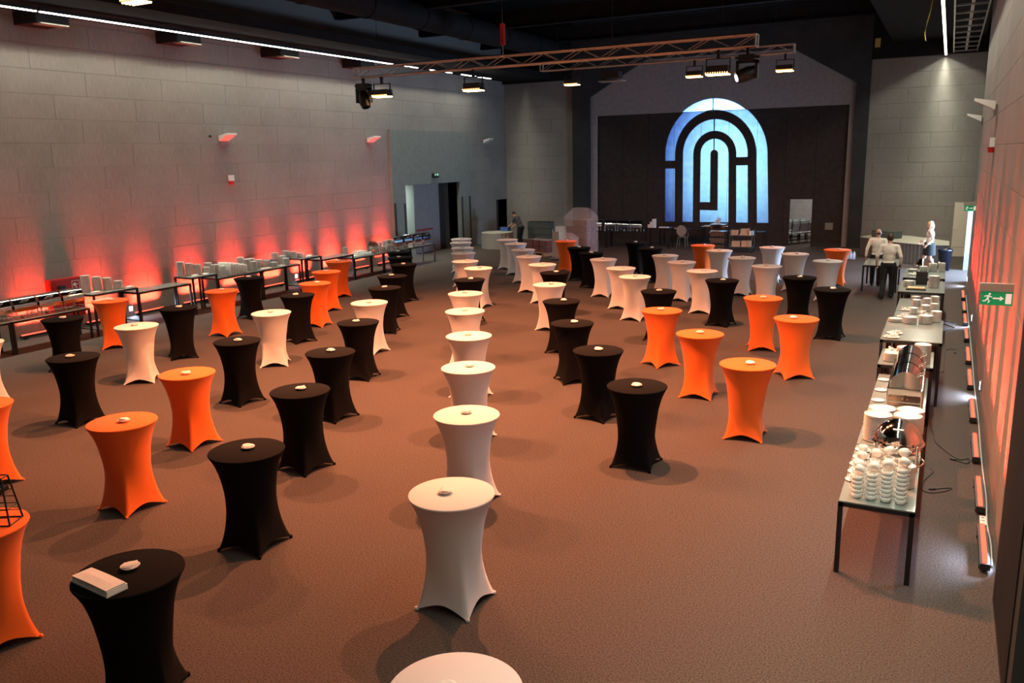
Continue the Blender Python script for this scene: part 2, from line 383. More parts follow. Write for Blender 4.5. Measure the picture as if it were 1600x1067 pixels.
# daylight outside the exit
dl = struct(MB().box(3.0, 3.1, 28.0, 33.6, 0, 3.4).build('daylight_sheet_1', 'daylight'))  # unseen glowing sheet added as a stand-in for the daylight beyond
struct(MB().box(.68, 1.55, 32.1, 32.2, 0, 2.22).build('daylight_catch_panel', 'portal'))  # panel added to catch the daylight and show as a bright sliver
struct(MB().box(1.7, 3.0, 28.0, 28.1, 0, 3.4).box(1.7, 3.0, 33.5, 33.6, 0, 3.4).box(1.7, 3.1, 28.0, 33.6, 3.4, 3.5).build('wall_porch', 'white_plastic'))
aim(light('exit_daylight_offscreen', 'AREA', None, (2.7, 30.9, 1.5), 1500, (.45, .66, 1), shape='RECTANGLE', size=2.2, size_y=2.4), (-1, -.12, -.12))
bpy.data.objects['exit_daylight_offscreen']['kind'] = 'structure'

# ceiling structure: galleries, ducts and beams, all painted black
for i, (x0, x1, z0) in enumerate([(XL, -17.5, 7.80), (-2.4, XR+.1, 8.28)]):
    g = struct(MB().box(x0, x1, 6, 38.2, z0, z0+.25).build('trim_%d' % (11+i), 'black_paint'))
for i, y in enumerate([9, 14.5, 20, 25.5, 31, 36.2]):
    b = MB().box(XL, XR, y-.12, y+.12, 9.1, 9.16).box(XL, XR, y-.12, y+.12, 9.7, 9.76).box(XL, XR, y-.02, y+.02, 9.16, 9.7)
    struct(b.build('trim_%d' % (13+i), 'black_paint'))
dk = thing('air_duct', 'long black round ventilation duct above the left light strips', 'duct', (-16.6, 6.5, 8.9))
MB().cyl((0, 0, 0), (0, 31.5, 0), .42, n=20).build('pipe', 'black_paint', dk)
for k in range(11): MB().cyl((0, 1+k*3, 0), (0, 1.08+k*3, 0), .445, n=20).build('collar', 'black_paint', dk)
for i, y in enumerate([13.7, 17.8, 21.9, 26.05]):
    t = thing('air_outlet', 'black box air outlet jutting from board wall, %s from fire cabinet end' % ORD[i], 'air outlet', (XL, y, 7.46), 0, 'air outlets above the left wall')
    MB().box(0, .85, -.42, .42, 0, .30).build('box', 'black_paint', t)
    MB().box(.62, .92, -.36, .36, -.03, 0).build('grille', 'grey_plastic', t)
t = thing('air_outlet', 'black box air outlet on the exit sign wall near light strip', 'air outlet', (XR, 23.3, 7.80))
MB().box(-.95, 0, -.42, .42, 0, .5).build('box', 'black_paint', t)
MB().box(-.92, -.62, -.36, .36, -.03, 0).build('grille', 'grey_plastic', t)
t = thing('cable_ladder', 'steel cable ladder fixed below the gallery beside the right light strip', 'cable ladder', (0, 0, 7.70))
MB().box(-.22, -.18, 22, 38.1, 0, .07).build('rail', 'steel', t); MB().box(.58, .62, 22, 38.1, 0, .07).build('rail', 'steel', t)
rg = MB().box(-.18, .58, -.03, .03, 0, .05).mesh('rung', 'steel')
for k in range(11): link('rung', rg, t, (0, 23+k*1.5, .01))
MB().box(.18, .26, 24, 38, .05, .08).build('cable_run', 'cable_w', t)
t = tag(MB().curve_tube([(-.75, 27.0, 8.2), (-.8, 27.0, 7.8), (-.86, 27.0, 7.5), (-.9, 27, 7.2), (-.86, 27, 7.0)], .015).build('hanging_cable', 'yellow_label'), 'loose yellow and white cable hanging beside right light strip', 'cable')
t = tag(MB().box(-3.05, -2.85, 38.14, 38.18, 8.1, 8.45).build('warning_plate', 'yellow_label'), 'small yellowish warning plate on black wall above grey boards', 'plate')

# ------------------------------------------------------------------ LED ceiling strips
STRIP_N = [0]
def strip_lens(d):
    d.use_nodes = True; N, Lk = d.node_tree.nodes, d.node_tree.links
    em = [n for n in N if n.type == 'EMISSION'][0]
    g = N.new('ShaderNodeNewGeometry'); sp = N.new('ShaderNodeSeparateXYZ'); Lk.new(g.outputs['Incoming'], sp.inputs[0])
    def m(op, a, b=None):
        n = N.new('ShaderNodeMath'); n.operation = op
        for i, v in enumerate((a, b)):
            if v is None: continue
            if isinstance(v, (int, float)): n.inputs[i].default_value = v
            else: Lk.new(v, n.inputs[i])
        return n.outputs[0]
    t = m('DIVIDE', m('ABSOLUTE', sp.outputs[0]), m('MAXIMUM', m('ABSOLUTE', sp.outputs[2]), .001))
    wide = m('MAXIMUM', m('MINIMUM', m('MULTIPLY', m('SUBTRACT', 2.1, t), 1.6), 1.0), 0.0)
    u = m('MULTIPLY', t, 3.6); narrow = m('EXPONENT', m('MULTIPLY', m('MULTIPLY', u, u), -1.0))
    Lk.new(m('ADD', wide, m('MULTIPLY', narrow, 2.6)), em.inputs[1])
def led_strip(x, y0, y1, label, group, off=False):
    t = thing('led_strip', label, 'light strip', (x, y0, 7.63), 0, group); L = y1-y0
    MB().box(-.05, .05, 0, L, .012, .10).build('housing', 'lamp_black', t)
    MB().box(-.036, .036, .02, L-.02, -.012, .012).build('diffuser', 'strip', t)
    hg = MB()
    MB().cyl((0, .3, .1), (0, .3, .17 if x < -10 else .65), .008, n=6).build('hanger', 'steel_black', t); MB().cyl((0, L-.3, .1), (0, L-.3, .17 if x < -10 else .65), .008, n=6).build('hanger', 'steel_black', t)
    # one linear source per strip; its lens throws a narrow lobe and a wide lobe across the strip and spreads freely along it
    STRIP_N[0] += 1
    nm = 'led_strip_source_%d%s' % (STRIP_N[0], '_offscreen' if off else '')
    a = light(nm, 'AREA', t, (0, L/2, -.03), STRIP_W*L/4.5, STRIP, shape='RECTANGLE', size=.06, size_y=L-.05)
    aim_xz(a, (0, 0, -1)); strip_lens(a.data)
for i, (a, b) in enumerate([(1.45, 6.95), (7.0, 10.0), (10.05, 13.08), (13.13, 16.16), (16.2, 19.28), (19.33, 24.06), (24.1, 28.84), (29.73, 31.41), (32.2, 34.83)]):
    led_strip(-18.9, a, b, 'white LED ceiling strip along buffet wall, %s counted from the balcony end' % ORD[i], 'LED strips on the fire cabinet side', b < 12)
for i in range(9):
    led_strip(-.46, 38.1-4.3*(i+1)+.04, 38.1-4.3*i, 'white LED ceiling strip along exit sign wall, %s counted from arch wall' % ORD[i], 'LED strips on the exit sign side', i > 4)

# ------------------------------------------------------------------ trusses
def truss(name, label, x0, x1, y, z, braces=True):
    t = thing(name, label, 'truss', (x0, y, z)); L = x1-x0; h = .12
    ch = MB().cyl((0, 0, 0), (L, 0, 0), .025, n=10).mesh('chord', 'alu')
    for sy in (-h, h):
        for sz in (-h, h): link('chord', ch, t, (0, sy, sz))
    nb = int(L/.5); st_ = L/nb
    faces = [((0, -h, -h), (0, -h, h)), ((0, h, -h), (0, h, h)), ((0, -h, -h), (0, h, -h)), ((0, -h, h), (0, h, h))]
    if braces:
        for fi, (p, q) in enumerate(faces):
            ms = []
            for fl in (0, 1):
                a, b = (p, q) if fl == 0 else (q, p)
                ms.append(MB().cyl(a, (st_, b[1], b[2]), .010, n=6).mesh('brace', 'alu'))
            for k in range(nb): link('brace', ms[k % 2], t, (k*st_, 0, 0))
    else:
        mb = MB()
        for p, q in faces:
            for k in range(nb):
                a, b = (p, q) if k % 2 == 0 else (q, p)
                mb.cyl((k*st_, a[1], a[2]), ((k+1)*st_, b[1], b[2]), .010, n=6)
        mb.build('bracing', 'alu', t)
    fr = MB()
    for e in (0, L):
        for a, b in [((-h, -h), (h, -h)), ((h, -h), (h, h)), ((h, h), (-h, h)), ((-h, h), (-h, -h))]:
            fr.cyl((e, a[0], a[1]), (e, b[0], b[1]), .02, n=8)
    fr.build('end_frame', 'alu', t)
    for px in (L*.07, L*.93):
        MB().cyl((px, 0, h), (px, 0, 10.6-z), .006, n=6).build('hanging_cable', 'steel_black', t)
    return t
truss('lighting_truss', 'long aluminium box truss with moving heads hung before the arch wall', -14.44, -3.85, 19, 6.42)
truss('lighting_truss', 'shorter aluminium box truss hung close behind the long one', -12.9, -4.45, 27.5, 7.14)
truss('lighting_truss', 'aluminium box truss hung over the nearest tables', -14.6, -2.2, 11, 7.60, False)
t = thing('chain_hoist', 'red chain hoist bag above the long lighting truss', 'hoist', (-9.95, 19, 6.54))
MB().box(-.05, .05, -.05, .05, .25, .75).build('bag', 'red_rubber', t); MB().cyl((0, 0, 0), (0, 0, 4.06), .008, n=6).build('chain', 'steel', t)
t = projector = thing('ceiling_projector', 'dark projector on a pale plate throwing the blue arch picture', 'projector', (-10.45, 27.9, 6.55))
MB().box(-.3, .3, -.2, .2, .1, .32).build('body', 'lamp_black', t); MB().box(-.42, .42, -.25, .25, .0, .03).build('shelf_plate', 'grey_plastic', t)
MB().cyl((0, 0, .32), (0, 0, 4.0), .02, n=8).build('pole', 'steel_black', t); MB().cyl((0, .2, .2), (0, .27, .2), .06, n=12).build('lens', 'led_blue', t)

# ------------------------------------------------------------------ amber wash lights
def make_wash():
    t = thing('wash_light', 'amber LED wash light', 'stage light')
    h = MB().box(-.235, .235, -.13, .13, .06, .17); h.add([(-.26,-.15,0),(.26,-.15,0),(.26,.15,0),(-.26,.15,0),(-.235,-.13,.06),(.235,-.13,.06),(.235,.13,.06),(-.235,.13,.06)], [(0,3,2,1),(0,1,5,4),(1,2,6,5),(2,3,7,6),(3,0,4,7)])
    h.build('housing', 'lamp_black', t)
    ld = MB()
    for i in range(9):
        for j in range(4): ld.cyl((-.22+i*.055, -.11+j*.073, 0), (-.22+i*.055, -.11+j*.073, -.022), .024, .020, 8)
    ld.build('led_array', 'led_amber', t)['kind'] = 'stuff'
    rm = MB()
    for i in range(10): rm.cyl((-.235+i*.052, -.16, .015), (-.235+i*.052, -.145, .03), .010, n=6)
    rm.build('led_edge', 'lens_amber', t)['kind'] = 'stuff'
    MB().box(-.27, -.25, -.02, .02, .08, .33).box(.25, .27, -.02, .02, .08, .33).box(-.27, .27, -.02, .02, .31, .33).build('yoke', 'steel_black', t)
    MB().box(-.03, .03, -.03, .03, .33, .44).cyl((-.03, 0, .46), (.03, 0, .46), .045, n=12).build('clamp', 'steel_black', t)
    s = light('wash_light_source', 'SPOT', t, (0, 0, -.05), AMBER_W, AMBER, spot_size=R(134), spot_blend=.85, shadow_soft_size=.05)
    return t
wash = make_wash(); ws = []
# (x, y, z_of_truss_bottom, aim tilt x, tilt y, power, words)
LAMPS = [(-13.1, 11, 7.46, .15, .05, .35, 'hung over the nearest tables, fire cabinet end of its truss'),
         (-11.25, 11, 7.46, .12, .05, 1.1, 'hung over the nearest tables, second from the fire cabinet end'),
         (-9.1, 11, 7.46, .05, .0, .6, 'hung over the nearest tables, third from the fire cabinet end'),
         (-5.6, 11, 7.46, -.05, -.1, 1.3, 'hung over the nearest tables, fourth from the fire cabinet end'),
         (-3.6, 11, 7.46, -.1, -.1, .75, 'hung over the nearest tables, exit sign end of its truss'),
         (-13.62, 19, 6.28, .4, -.25, .5, 'next to idle moving head at end of long truss'),
         (-10.81, 19, 6.28, .1, -.25, .85, 'hung alone below the long truss near its red hoist'),
         (-4.66, 19, 6.28, -.15, -.25, .65, 'beside the projecting moving head on the long truss'),
         (-7.5, 27.5, 7.0, .0, .35, .22, 'on the shorter truss below its middle'),
         (-4.70, 27.5, 7.0, -.12, .35, .18, 'on the shorter truss at its exit sign end'),
         (-11.75, 27.5, 7.0, .05, .3, .18, 'on the shorter truss at its fire cabinet end')]
for (x, y, z, tx, ty, pw, words) in LAMPS:
    o = place(wash, ws, (x, y, z-.50), 0, 'amber LED wash light ' + words, 'amber wash lights')
    for ch in o.children:
        if ch.type == 'LIGHT':
            ch.data = ch.data.copy()
            ch.data.energy = AMBER_W*pw; aim(ch, (tx, ty, -1))
            ch.name = ch.data.name = 'wash_light_source_%d%s' % (LAMPS.index((x, y, z, tx, ty, pw, words))+1, '_offscreen' if y == 11 and x > -12 else '')

# ------------------------------------------------------------------ moving heads
def moving_head(loc, head_dir, label, lens):
    t = thing('moving_head', label, 'stage light', loc); d = Vector(head_dir).normalized()
    MB().box(-.17, .17, -.14, .14, -.14, -.02).box(-.26, .26, -.05, .05, -.10, -.05).build('base', 'lamp_black', t)
    MB().box(-.03, .03, -.03, .03, -.02, .06).cyl((-.03, 0, .08), (.03, 0, .08), .045, n=12).build('clamp', 'steel_black', t)
    y = MB()
    for s in (-1, 1): y.box(s*.20-.03, s*.20+.03, -.07, .07, -.52, -.14)
    y.box(-.23, .23, -.07, .07, -.20, -.14).build('yoke', 'lamp_black', t)
    c = Vector((0, 0, -.42)); h = MB()
    h.cyl(c-d*.20, c-d*.05, .12, .155, 20).cyl(c-d*.05, c+d*.10, .155, .15, 20).cyl(c+d*.10, c+d*.24, .15, .12, 20)
    hd = h.build('head', 'lamp_black', t)
    MB().cyl(c+d*.235, c+d*.25, .075 if lens == 'led_blue' else .09, n=20).build('lens', lens, hd)
    return t, c+d*.30
mh, lp = moving_head((-4.03, 19, 6.16), (-.80, -.42, -.30), 'moving head on the long truss with glowing blue-white lens', 'led_blue')
aim(light('moving_head_source', 'SPOT', mh, lp, 60, (.45, .6, 1), spot_size=R(16), spot_blend=.4, shadow_soft_size=.05), (-.80, -.42, -.30))
moving_head((-14.22, 19, 6.16), (.35, -.2, -.9), 'idle moving head at the fire cabinet end of the long truss', 'chrome')

# the projected arch picture: light coloured by its direction, as a gobo in the lamp does it
LX, LY, LZ = -10.45, 28.24, 6.75
gob = light('gobo_source', 'SPOT', projector, (0, .34, .2), GOBO_W, (1, 1, 1), spot_size=R(70), spot_blend=.05, shadow_soft_size=.0)
gob.rotation_euler = (R(90), 0, 0)
gob.data.use_nodes = True
def gobo_nodes(nt, dist):
    N, Lk = nt.nodes, nt.links
    em = [n for n in N if n.type == 'EMISSION'][0]
    tc = N.new('ShaderNodeTexCoord'); sp = N.new('ShaderNodeSeparateXYZ'); Lk.new(tc.outputs['Normal'], sp.inputs[0])
    def m(op, a, b=None, c=None):
        n = N.new('ShaderNodeMath'); n.operation = op
        for i, v in enumerate((a, b, c)):
            if v is None: continue
            if isinstance(v, (int, float)): n.inputs[i].default_value = v
            else: Lk.new(v, n.inputs[i])
        return n.outputs[0]
    az = m('ABSOLUTE', sp.outputs[2])
    gx = m('MULTIPLY_ADD', m('DIVIDE', sp.outputs[0], az), dist, LX)        # wall X
    gz = m('MULTIPLY_ADD', m('DIVIDE', sp.outputs[1], az), dist, LZ)        # wall Z
    G = GOBO_P
    def lerp(z, z0, v0, z1, v1): k = (v1-v0)/(z1-z0); return m('MULTIPLY_ADD', z, k, v0-k*z0)
    xc = lerp(gz, 1.0, G['xc'][0], 4.3, G['xc'][1])
    wl = lerp(gz, 1.0, G['wl'][0], 4.3, G['wl'][1]); wr_ = lerp(gz, 1.0, G['wr'][0], 4.3, G['wr'][1])
    dx = m('SUBTRACT', gx, xc); right = m('GREATER_THAN', dx, 0)
    w = m('ADD', m('MULTIPLY', right, m('SUBTRACT', wr_, wl)), wl)
    s = m('DIVIDE', dx, w)
    tz = m('DIVIDE', m('MAXIMUM', m('SUBTRACT', gz, G['z0']), 0), G['h'])
    d = m('SQRT', m('ADD', m('MULTIPLY', s, s), m('MULTIPLY', tz, tz)))
    e = .012
    def inside(v, a, b): return m('MULTIPLY', m('SMOOTH_MIN', m('MAXIMUM', m('MINIMUM', m('MULTIPLY', m('SUBTRACT', v, a), 1/e), 1), 0), 1, 0), m('MAXIMUM', m('MINIMUM', m('MULTIPLY', m('SUBTRACT', b, v), 1/e), 1), 0))
    def zin(a, b): return inside(gz, a, b)
    def inv(v): return m('SUBTRACT', 1, v)
    left = inv(right); zb = G['zb']
    above = m('GREATER_THAN', gz, zb)
    outer = m('MULTIPLY', inside(d, .79, 1.0), inv(m('MULTIPLY', left, zin(*G['gapL']))))
    mid = m('MULTIPLY', inside(d, .415, .635), inv(m('MULTIPLY', right, zin(*G['gapR']))))
    inn = m('MULTIPLY', inside(d, .07, .28), inv(m('MULTIPLY', left, zin(G['gapI'][0], G['gapI'][1]))))
    foot = m('MULTIPLY', inside(s, -.28, .1), zin(zb-.1, G['gapI'][0]))
    pat = m('MAXIMUM', m('MAXIMUM', outer, mid), m('MAXIMUM', inn, foot))
    seam = m('MULTIPLY', m('LESS_THAN', m('ABSOLUTE', m('SUBTRACT', s, -.005)), .011), m('GREATER_THAN', gz, G['z0']))
    pat = m('MULTIPLY', m('MULTIPLY', pat, above), inv(seam))
    # hot centre of the beam, cyan-white there and bluer outwards
    hx = m('SUBTRACT', gx, -8.7); hz = m('MULTIPLY', m('SUBTRACT', gz, 3.3), .85)
    hot = m('MAXIMUM', m('SUBTRACT', 1, m('MULTIPLY', m('ADD', m('MULTIPLY', hx, hx), m('MULTIPLY', hz, hz)), .085)), .0)
    st = m('MULTIPLY', pat, m('MULTIPLY_ADD', hot, .80, .20))
    mix = N.new('ShaderNodeMix'); mix.data_type = 'RGBA'; Lk.new(hot, mix.inputs[0])
    mix.inputs[6].default_value = (.085, .25, 1, 1); mix.inputs[7].default_value = (.26, .70, 1, 1)
    Lk.new(mix.outputs[2], em.inputs[0]); Lk.new(st, em.inputs[1])
GOBO_P = dict(xc=(-9.50, -9.56), wl=(2.31, 2.29), wr=(2.48, 2.36), z0=4.06, h=2.42, zb=.98, gapL=(3.43, 3.80), gapR=(3.52, 3.90), gapI=(1.52, 1.90))
gobo_nodes(gob.data.node_tree, 38.7-LY)

# ------------------------------------------------------------------ red LED bars, step lights, wall fittings
def led_bar(x, y0, y1, wall_dx, label, group, n):
    t = thing('led_bar', label, 'light bar', (x, y0, 0), 0, group); L = y1-y0
    MB().box(-.045, .045, 0, L, .035, .10).build('housing', 'lamp_black', t)
    MB().box(-.021, .021, .03, L-.03, .10, .122).build('lens', 'led_red', t)
    MB().box(-.05, .05, .1, .16, 0, .035).build('foot', 'lamp_black', t); MB().box(-.05, .05, L-.16, L-.1, 0, .035).build('foot', 'lamp_black', t)
    for k in range(n):
        a = light('led_bar_source', 'AREA', t, (0, L*(k+.5)/n, .125), BAR_W*(1.0 if n == 1 else .42)/n, REDC, shape='RECTANGLE', size=.03,
                  size_y=(L-.1 if n == 1 else .05), spread=R(50 if n == 1 else 14))
        aim_xz(a, (wall_dx*(.29 if n == 1 else .11), 0, 1))
for i, y in enumerate([12.2, 14.0, 15.5, 17.2, 18.9, 20.5, 22.1, 23.7, 25.3, 26.9]):
    led_bar(-19.93, y, y+1.0, -1, 'red LED bar on floor below boards of buffet wall, %s from fire cabinet end' % ORD[i], 'red LED bars on the fire cabinet side', 1)
for i, (a, b) in enumerate([(8.75, 9.75), (10.25, 11.25), (12.0, 13.05), (13.85, 14.95), (15.85, 17.0), (17.75, 18.95), (19.9, 21.0), (21.75, 22.9), (23.45, 24.7), (25.5, 26.7)]):
    led_bar(.62, a, b, 1, 'red LED bar on floor at exit sign wall, %s from dark pier' % ORD[i], 'red LED bars on the exit sign side', 4)

def step_light(x, y, sx, label):
    t = thing('step_light', label, 'wall light', (x, y, .20), 0, 'recessed floor-washing wall lights')
    MB().box(-.02 if sx < 0 else 0, 0 if sx < 0 else .02, -.07, .07, -.06, .10).build('frame', 'steel', t)
    MB().box(*((-.026, -.02) if sx < 0 else (.02, .026)), -.05, .05, -.04, .08).build('lens', 'step', t)
    s = light('step_light_source', 'SPOT', t, (.05*sx, 0, 0), STEP_W, STEPC, spot_size=R(130), spot_blend=.6, shadow_soft_size=.04)
    aim(s, (sx, 0, -.55))
for i, y in enumerate([8.9, 15.4, 21.75, 28.3]):
    step_light(XR, y, -1, 'small bluish step light low on exit sign wall, %s from dark pier' % ORD[i])
for i, y in enumerate([15.5, 22.3, 27.95, 35.9]):
    step_light(XL, y, 1, 'small bluish step light low on buffet wall, %s from fire cabinet' % ORD[i])

def wall_flood(x, y, sx, label):
    t = thing('wall_floodlight', label, 'wall light', (x, y, 4.75), 0, 'wall floodlights')
    MB().box(*((0, .05) if sx > 0 else (-.05, 0)), -.11, .11, -.06, .16).build('bracket', 'grey_plastic', t)
    a = MB(); pr = [(.05*sx, .06), (.42*sx, .24), (.42*sx, .29), (.05*sx, .22)]
    a.prism(pr, 'y', -.20, .20).build('head', 'white_plastic', t)
for i, y in enumerate([19.5, 27.0, 36.2]): wall_flood(XL, y, 1, 'small wall floodlight tilted upward on buffet wall, %s from fire cabinet end' % ORD[i])
for i, y in enumerate([19.6, 28.3]): wall_flood(XR, y, -1, 'small wall floodlight tilted upward on exit sign wall, %s from dark pier' % ORD[i])
for (x, y, z, sx, lb) in [(XL, 19.67, 3.62, 1, 'white fire alarm sounder with red base on buffet wall boards'), (XR, 19.4, 4.12, -1, 'white fire alarm sounder with red base on exit sign wall')]:
    t = thing('alarm_sounder', lb, 'alarm', (x, y, z))
    x0, x1 = sorted((0, .09*sx)); MB().box(x0, x1, -.085, .085, -.03, .15).build('housing', 'white_plastic', t)
    MB().cyl((.045*sx, 0, -.03), (.045*sx, 0, -.14), .075, .06, 16).build('beacon', 'red_paint', t)
t = thing('vent_grille', 'small framed vent grille low on boards beside side doorway', 'vent', (XL, 35.2, .72))
MB().box(0, .02, -.17, .17, -.24, .24).build('frame', 'grey_plastic', t)
sl = MB().box(.02, .032, -.14, .14, 0, .03).mesh('slat', 'portal')
for k in range(7): link('slat', sl, t, (0, 0, -.21+k*.06))
t = tag(MB().cyl((XL, 19.0, 4.95), (XL+.05, 19.0, 4.95), .035, n=12).build('wall_socket', 'lamp_black'), 'tiny black wall outlet on upper buffet wall boards', 'socket')

# fire hose cabinet
t = thing('fire_hose_cabinet', 'red fire hose cabinet with white pictogram behind chafing dishes', 'cabinet', (XL+.03, 13.1, .35))
MB().box(0, .22, 0, .86, 0, 1.0).build('body', 'red_paint', t)
dr = MB().box(.22, .235, .02, .84, .02, .98).build('door', 'red_paint', t)
MB().box(.235, .245, .16, .38, .70, .84).build('handle_recess', 'lamp_black', dr)
pc = MB()
for a, b, c, d in [(.56, .78, .70, .712), (.56, .78, .908, .92), (.56, .572, .70, .92), (.768, .78, .70, .92)]: pc.box(.235, .238, a, b, c, d)
pc.cyl((.235, .64, .82), (.238, .64, .82), .045, n=16).box(.235, .238, .68, .75, .815, .83).prism([(.66, .73), (.70, .73), (.68, .79)], 'x', .235, .238)
pc.build('pictogram', 'white_plastic', dr)

# exit signs
def exit_sign(loc, w, label, rz=0, mount='x'):
    t = thing('exit_sign', label, 'exit sign', loc, rz, None); h = w*.5
    MB().box(-w/2-.02, w/2+.02, -.03, .03, h/2, h/2+.09).build('mount', 'grey_plastic', t)
    pl = MB().box(-w/2, w/2, -.012, .012, -h/2, h/2).build('plate', 'green', t)
    p = MB(); y0, y1 = -.016, -.012; u = h/10
    p.prism([(w*.27, -h*.36), (w*.45, -h*.36), (w*.45, h*.36), (w*.27, h*.36)], 'y', y0, y1)          # door
    p.prism([(-w*.12, -u*.5), (w*.10, -u*.5), (w*.10, u*.5), (-w*.12, u*.5)], 'y', y0, y1)                # arrow shaft
    p.prism([(w*.10, -u*1.7), (w*.22, 0), (w*.10, u*1.7)], 'y', y0, y1)                                    # arrow head
    cx = -w*.29
    p.cyl((cx+u*1.3, y1, u*3.0), (cx+u*1.3, y0, u*3.0), u*.75, n=12)                                       # running figure
    p.prism([(cx-u*.5, -u*.6), (cx+u*.7, -u*.9), (cx+u*1.4, u*2.0), (cx+u*.2, u*2.2)], 'y', y0, y1)
    p.prism([(cx+u*.2, u*2.1), (cx-u*1.9, u*1.5), (cx-u*1.9, u*.8), (cx+u*.3, u*1.4)], 'y', y0, y1)
    p.prism([(cx+u*1.2, u*1.8), (cx+u*2.9, u*1.1), (cx+u*2.9, u*.5), (cx+u*1.0, u*1.0)], 'y', y0, y1)
    p.prism([(cx+u*.0, -u*.5), (cx+u*.8, -u*.9), (cx+u*1.9, -u*2.0), (cx+u*.9, -u*3.6), (cx+u*.3, -u*3.4), (cx+u*1.0, -u*2.1)], 'y', y0, y1)
    p.prism([(cx-u*.5, -u*.4), (cx+u*.4, -u*.8), (cx-u*1.0, -u*2.4), (cx-u*2.8, -u*2.5), (cx-u*2.8, -u*1.8), (cx-u*1.3, -u*1.7)], 'y', y0, y1)
    p.build('pictogram', 'white_sign', pl)
exit_sign((.60, 10.9, 2.40), .325, 'green running man exit sign jutting from wall nearest the dark pier')
exit_sign((.62, 27.2, 2.40), .31, 'green running man exit sign jutting from wall beside the cream door')
t = thing('exit_sign', 'small green exit sign above the side doorway in grey portal', 'exit sign', (XL+.15, 31.35, 3.42))
MB().box(0, .12, -.20, .20, -.10, .10).build('body', 'lamp_black', t)
MB().box(.12, .125, -.18, .18, -.02, .09).build('plate', 'green', t); MB().box(.125, .128, .02, .14, .0, .08).box(.125, .128, -.14, -.06, .01, .07).build('pictogram', 'white_sign', t)

# ------------------------------------------------------------------ cocktail tables in stretch covers
def cover_profile(u):
    P = [(0, .300), (.10, .285), (.22, .272), (.35, .264), (.48, .264), (.60, .272), (.72, .290), (.82, .315), (.90, .343), (.96, .373), (1, .396)]
    for (a, ra), (b, rb) in zip(P[:-1], P[1:]):
        if u <= b: k = (u-a)/(b-a); return ra+(rb-ra)*k
    return .396
def corner_profile(u):
    P = [(0, .405), (.05, .372), (.12, .345), (.22, .318), (.35, .296), (.5, .285), (1, .30)]
    for (a, ra), (b, rb) in zip(P[:-1], P[1:]):
        if u <= b: k = (u-a)/(b-a); return ra+(rb-ra)*k
    return .3
def skirt_mesh(mat, hem_mat=None):
    n, m, zt = 56, 22, 1.079; vs = []; fs = []
    for j in range(m+1):
        for i in range(n):
            th = 2*PI*i/n; ph = abs((th+PI/4) % (PI/2) - PI/4); s = ph/(PI/4)
            zb = .006+.088*math.sin(s*PI/2)**.75
            u0 = (j/m)**1.15; z = zb+(zt-zb)*u0; u = z/zt
            sq = math.cos(PI/4)/math.cos(PI/4-ph); sq = min(sq, .985)
            w = max(0, min(1, (.66-u)/.66)); w = w*w*(3-2*w)
            r = (1-w)*cover_profile(u)+w*corner_profile(u)*sq
            vs.append((r*math.cos(th), r*math.sin(th), z))
    fs = [(j*n+i, j*n+(i+1) % n, (j+1)*n+(i+1) % n, (j+1)*n+i) for j in range(m) for i in range(n)]
    hem = MB(); k = 2
    # hem band: the lowest rows, a shade proud of the skirt
    hv = []
    for j in range(k):
        for i in range(n):
            x, y, z = vs[j*n+i]; f = 1.012; hv.append((x*f, y*f, z-.002 if j == 0 else z))
    hem.add(hv, [(i, (i+1) % n, n+(i+1) % n, n+i) for i in range(n)], True)
    return MB().add(vs, fs, True).mesh('skirt', mat), hem.mesh('hem', mat)
def make_cocktail(kind, mat):
    t = thing('cocktail_table', kind, 'table')
    cap = MB().lathe([(.0, 1.076), (.392, 1.076), (.399, 1.080), (.4015, 1.088), (.399, 1.096), (.392, 1.1), (0, 1.1005)], 56)
    cap.build('top_cover', mat, t)
    sk, hm = skirt_mesh(mat)
    s = link('skirt', sk, t); link('hem', hm, s)
    ft = MB().lathe([(.0, 0), (.019, 0), (.021, .012), (.016, .03), (0, .032)], 10).mesh('foot', mat)
    for k in range(4): link('foot', ft, t, (.381*math.cos(k*PI/2), .381*math.sin(k*PI/2), 0))
    # metal column of the table inside the cover, seen when looking under the hem
    MB().cyl((0, 0, .01), (0, 0, 1.07), .03, n=12).build('column', 'steel', t)
    return t
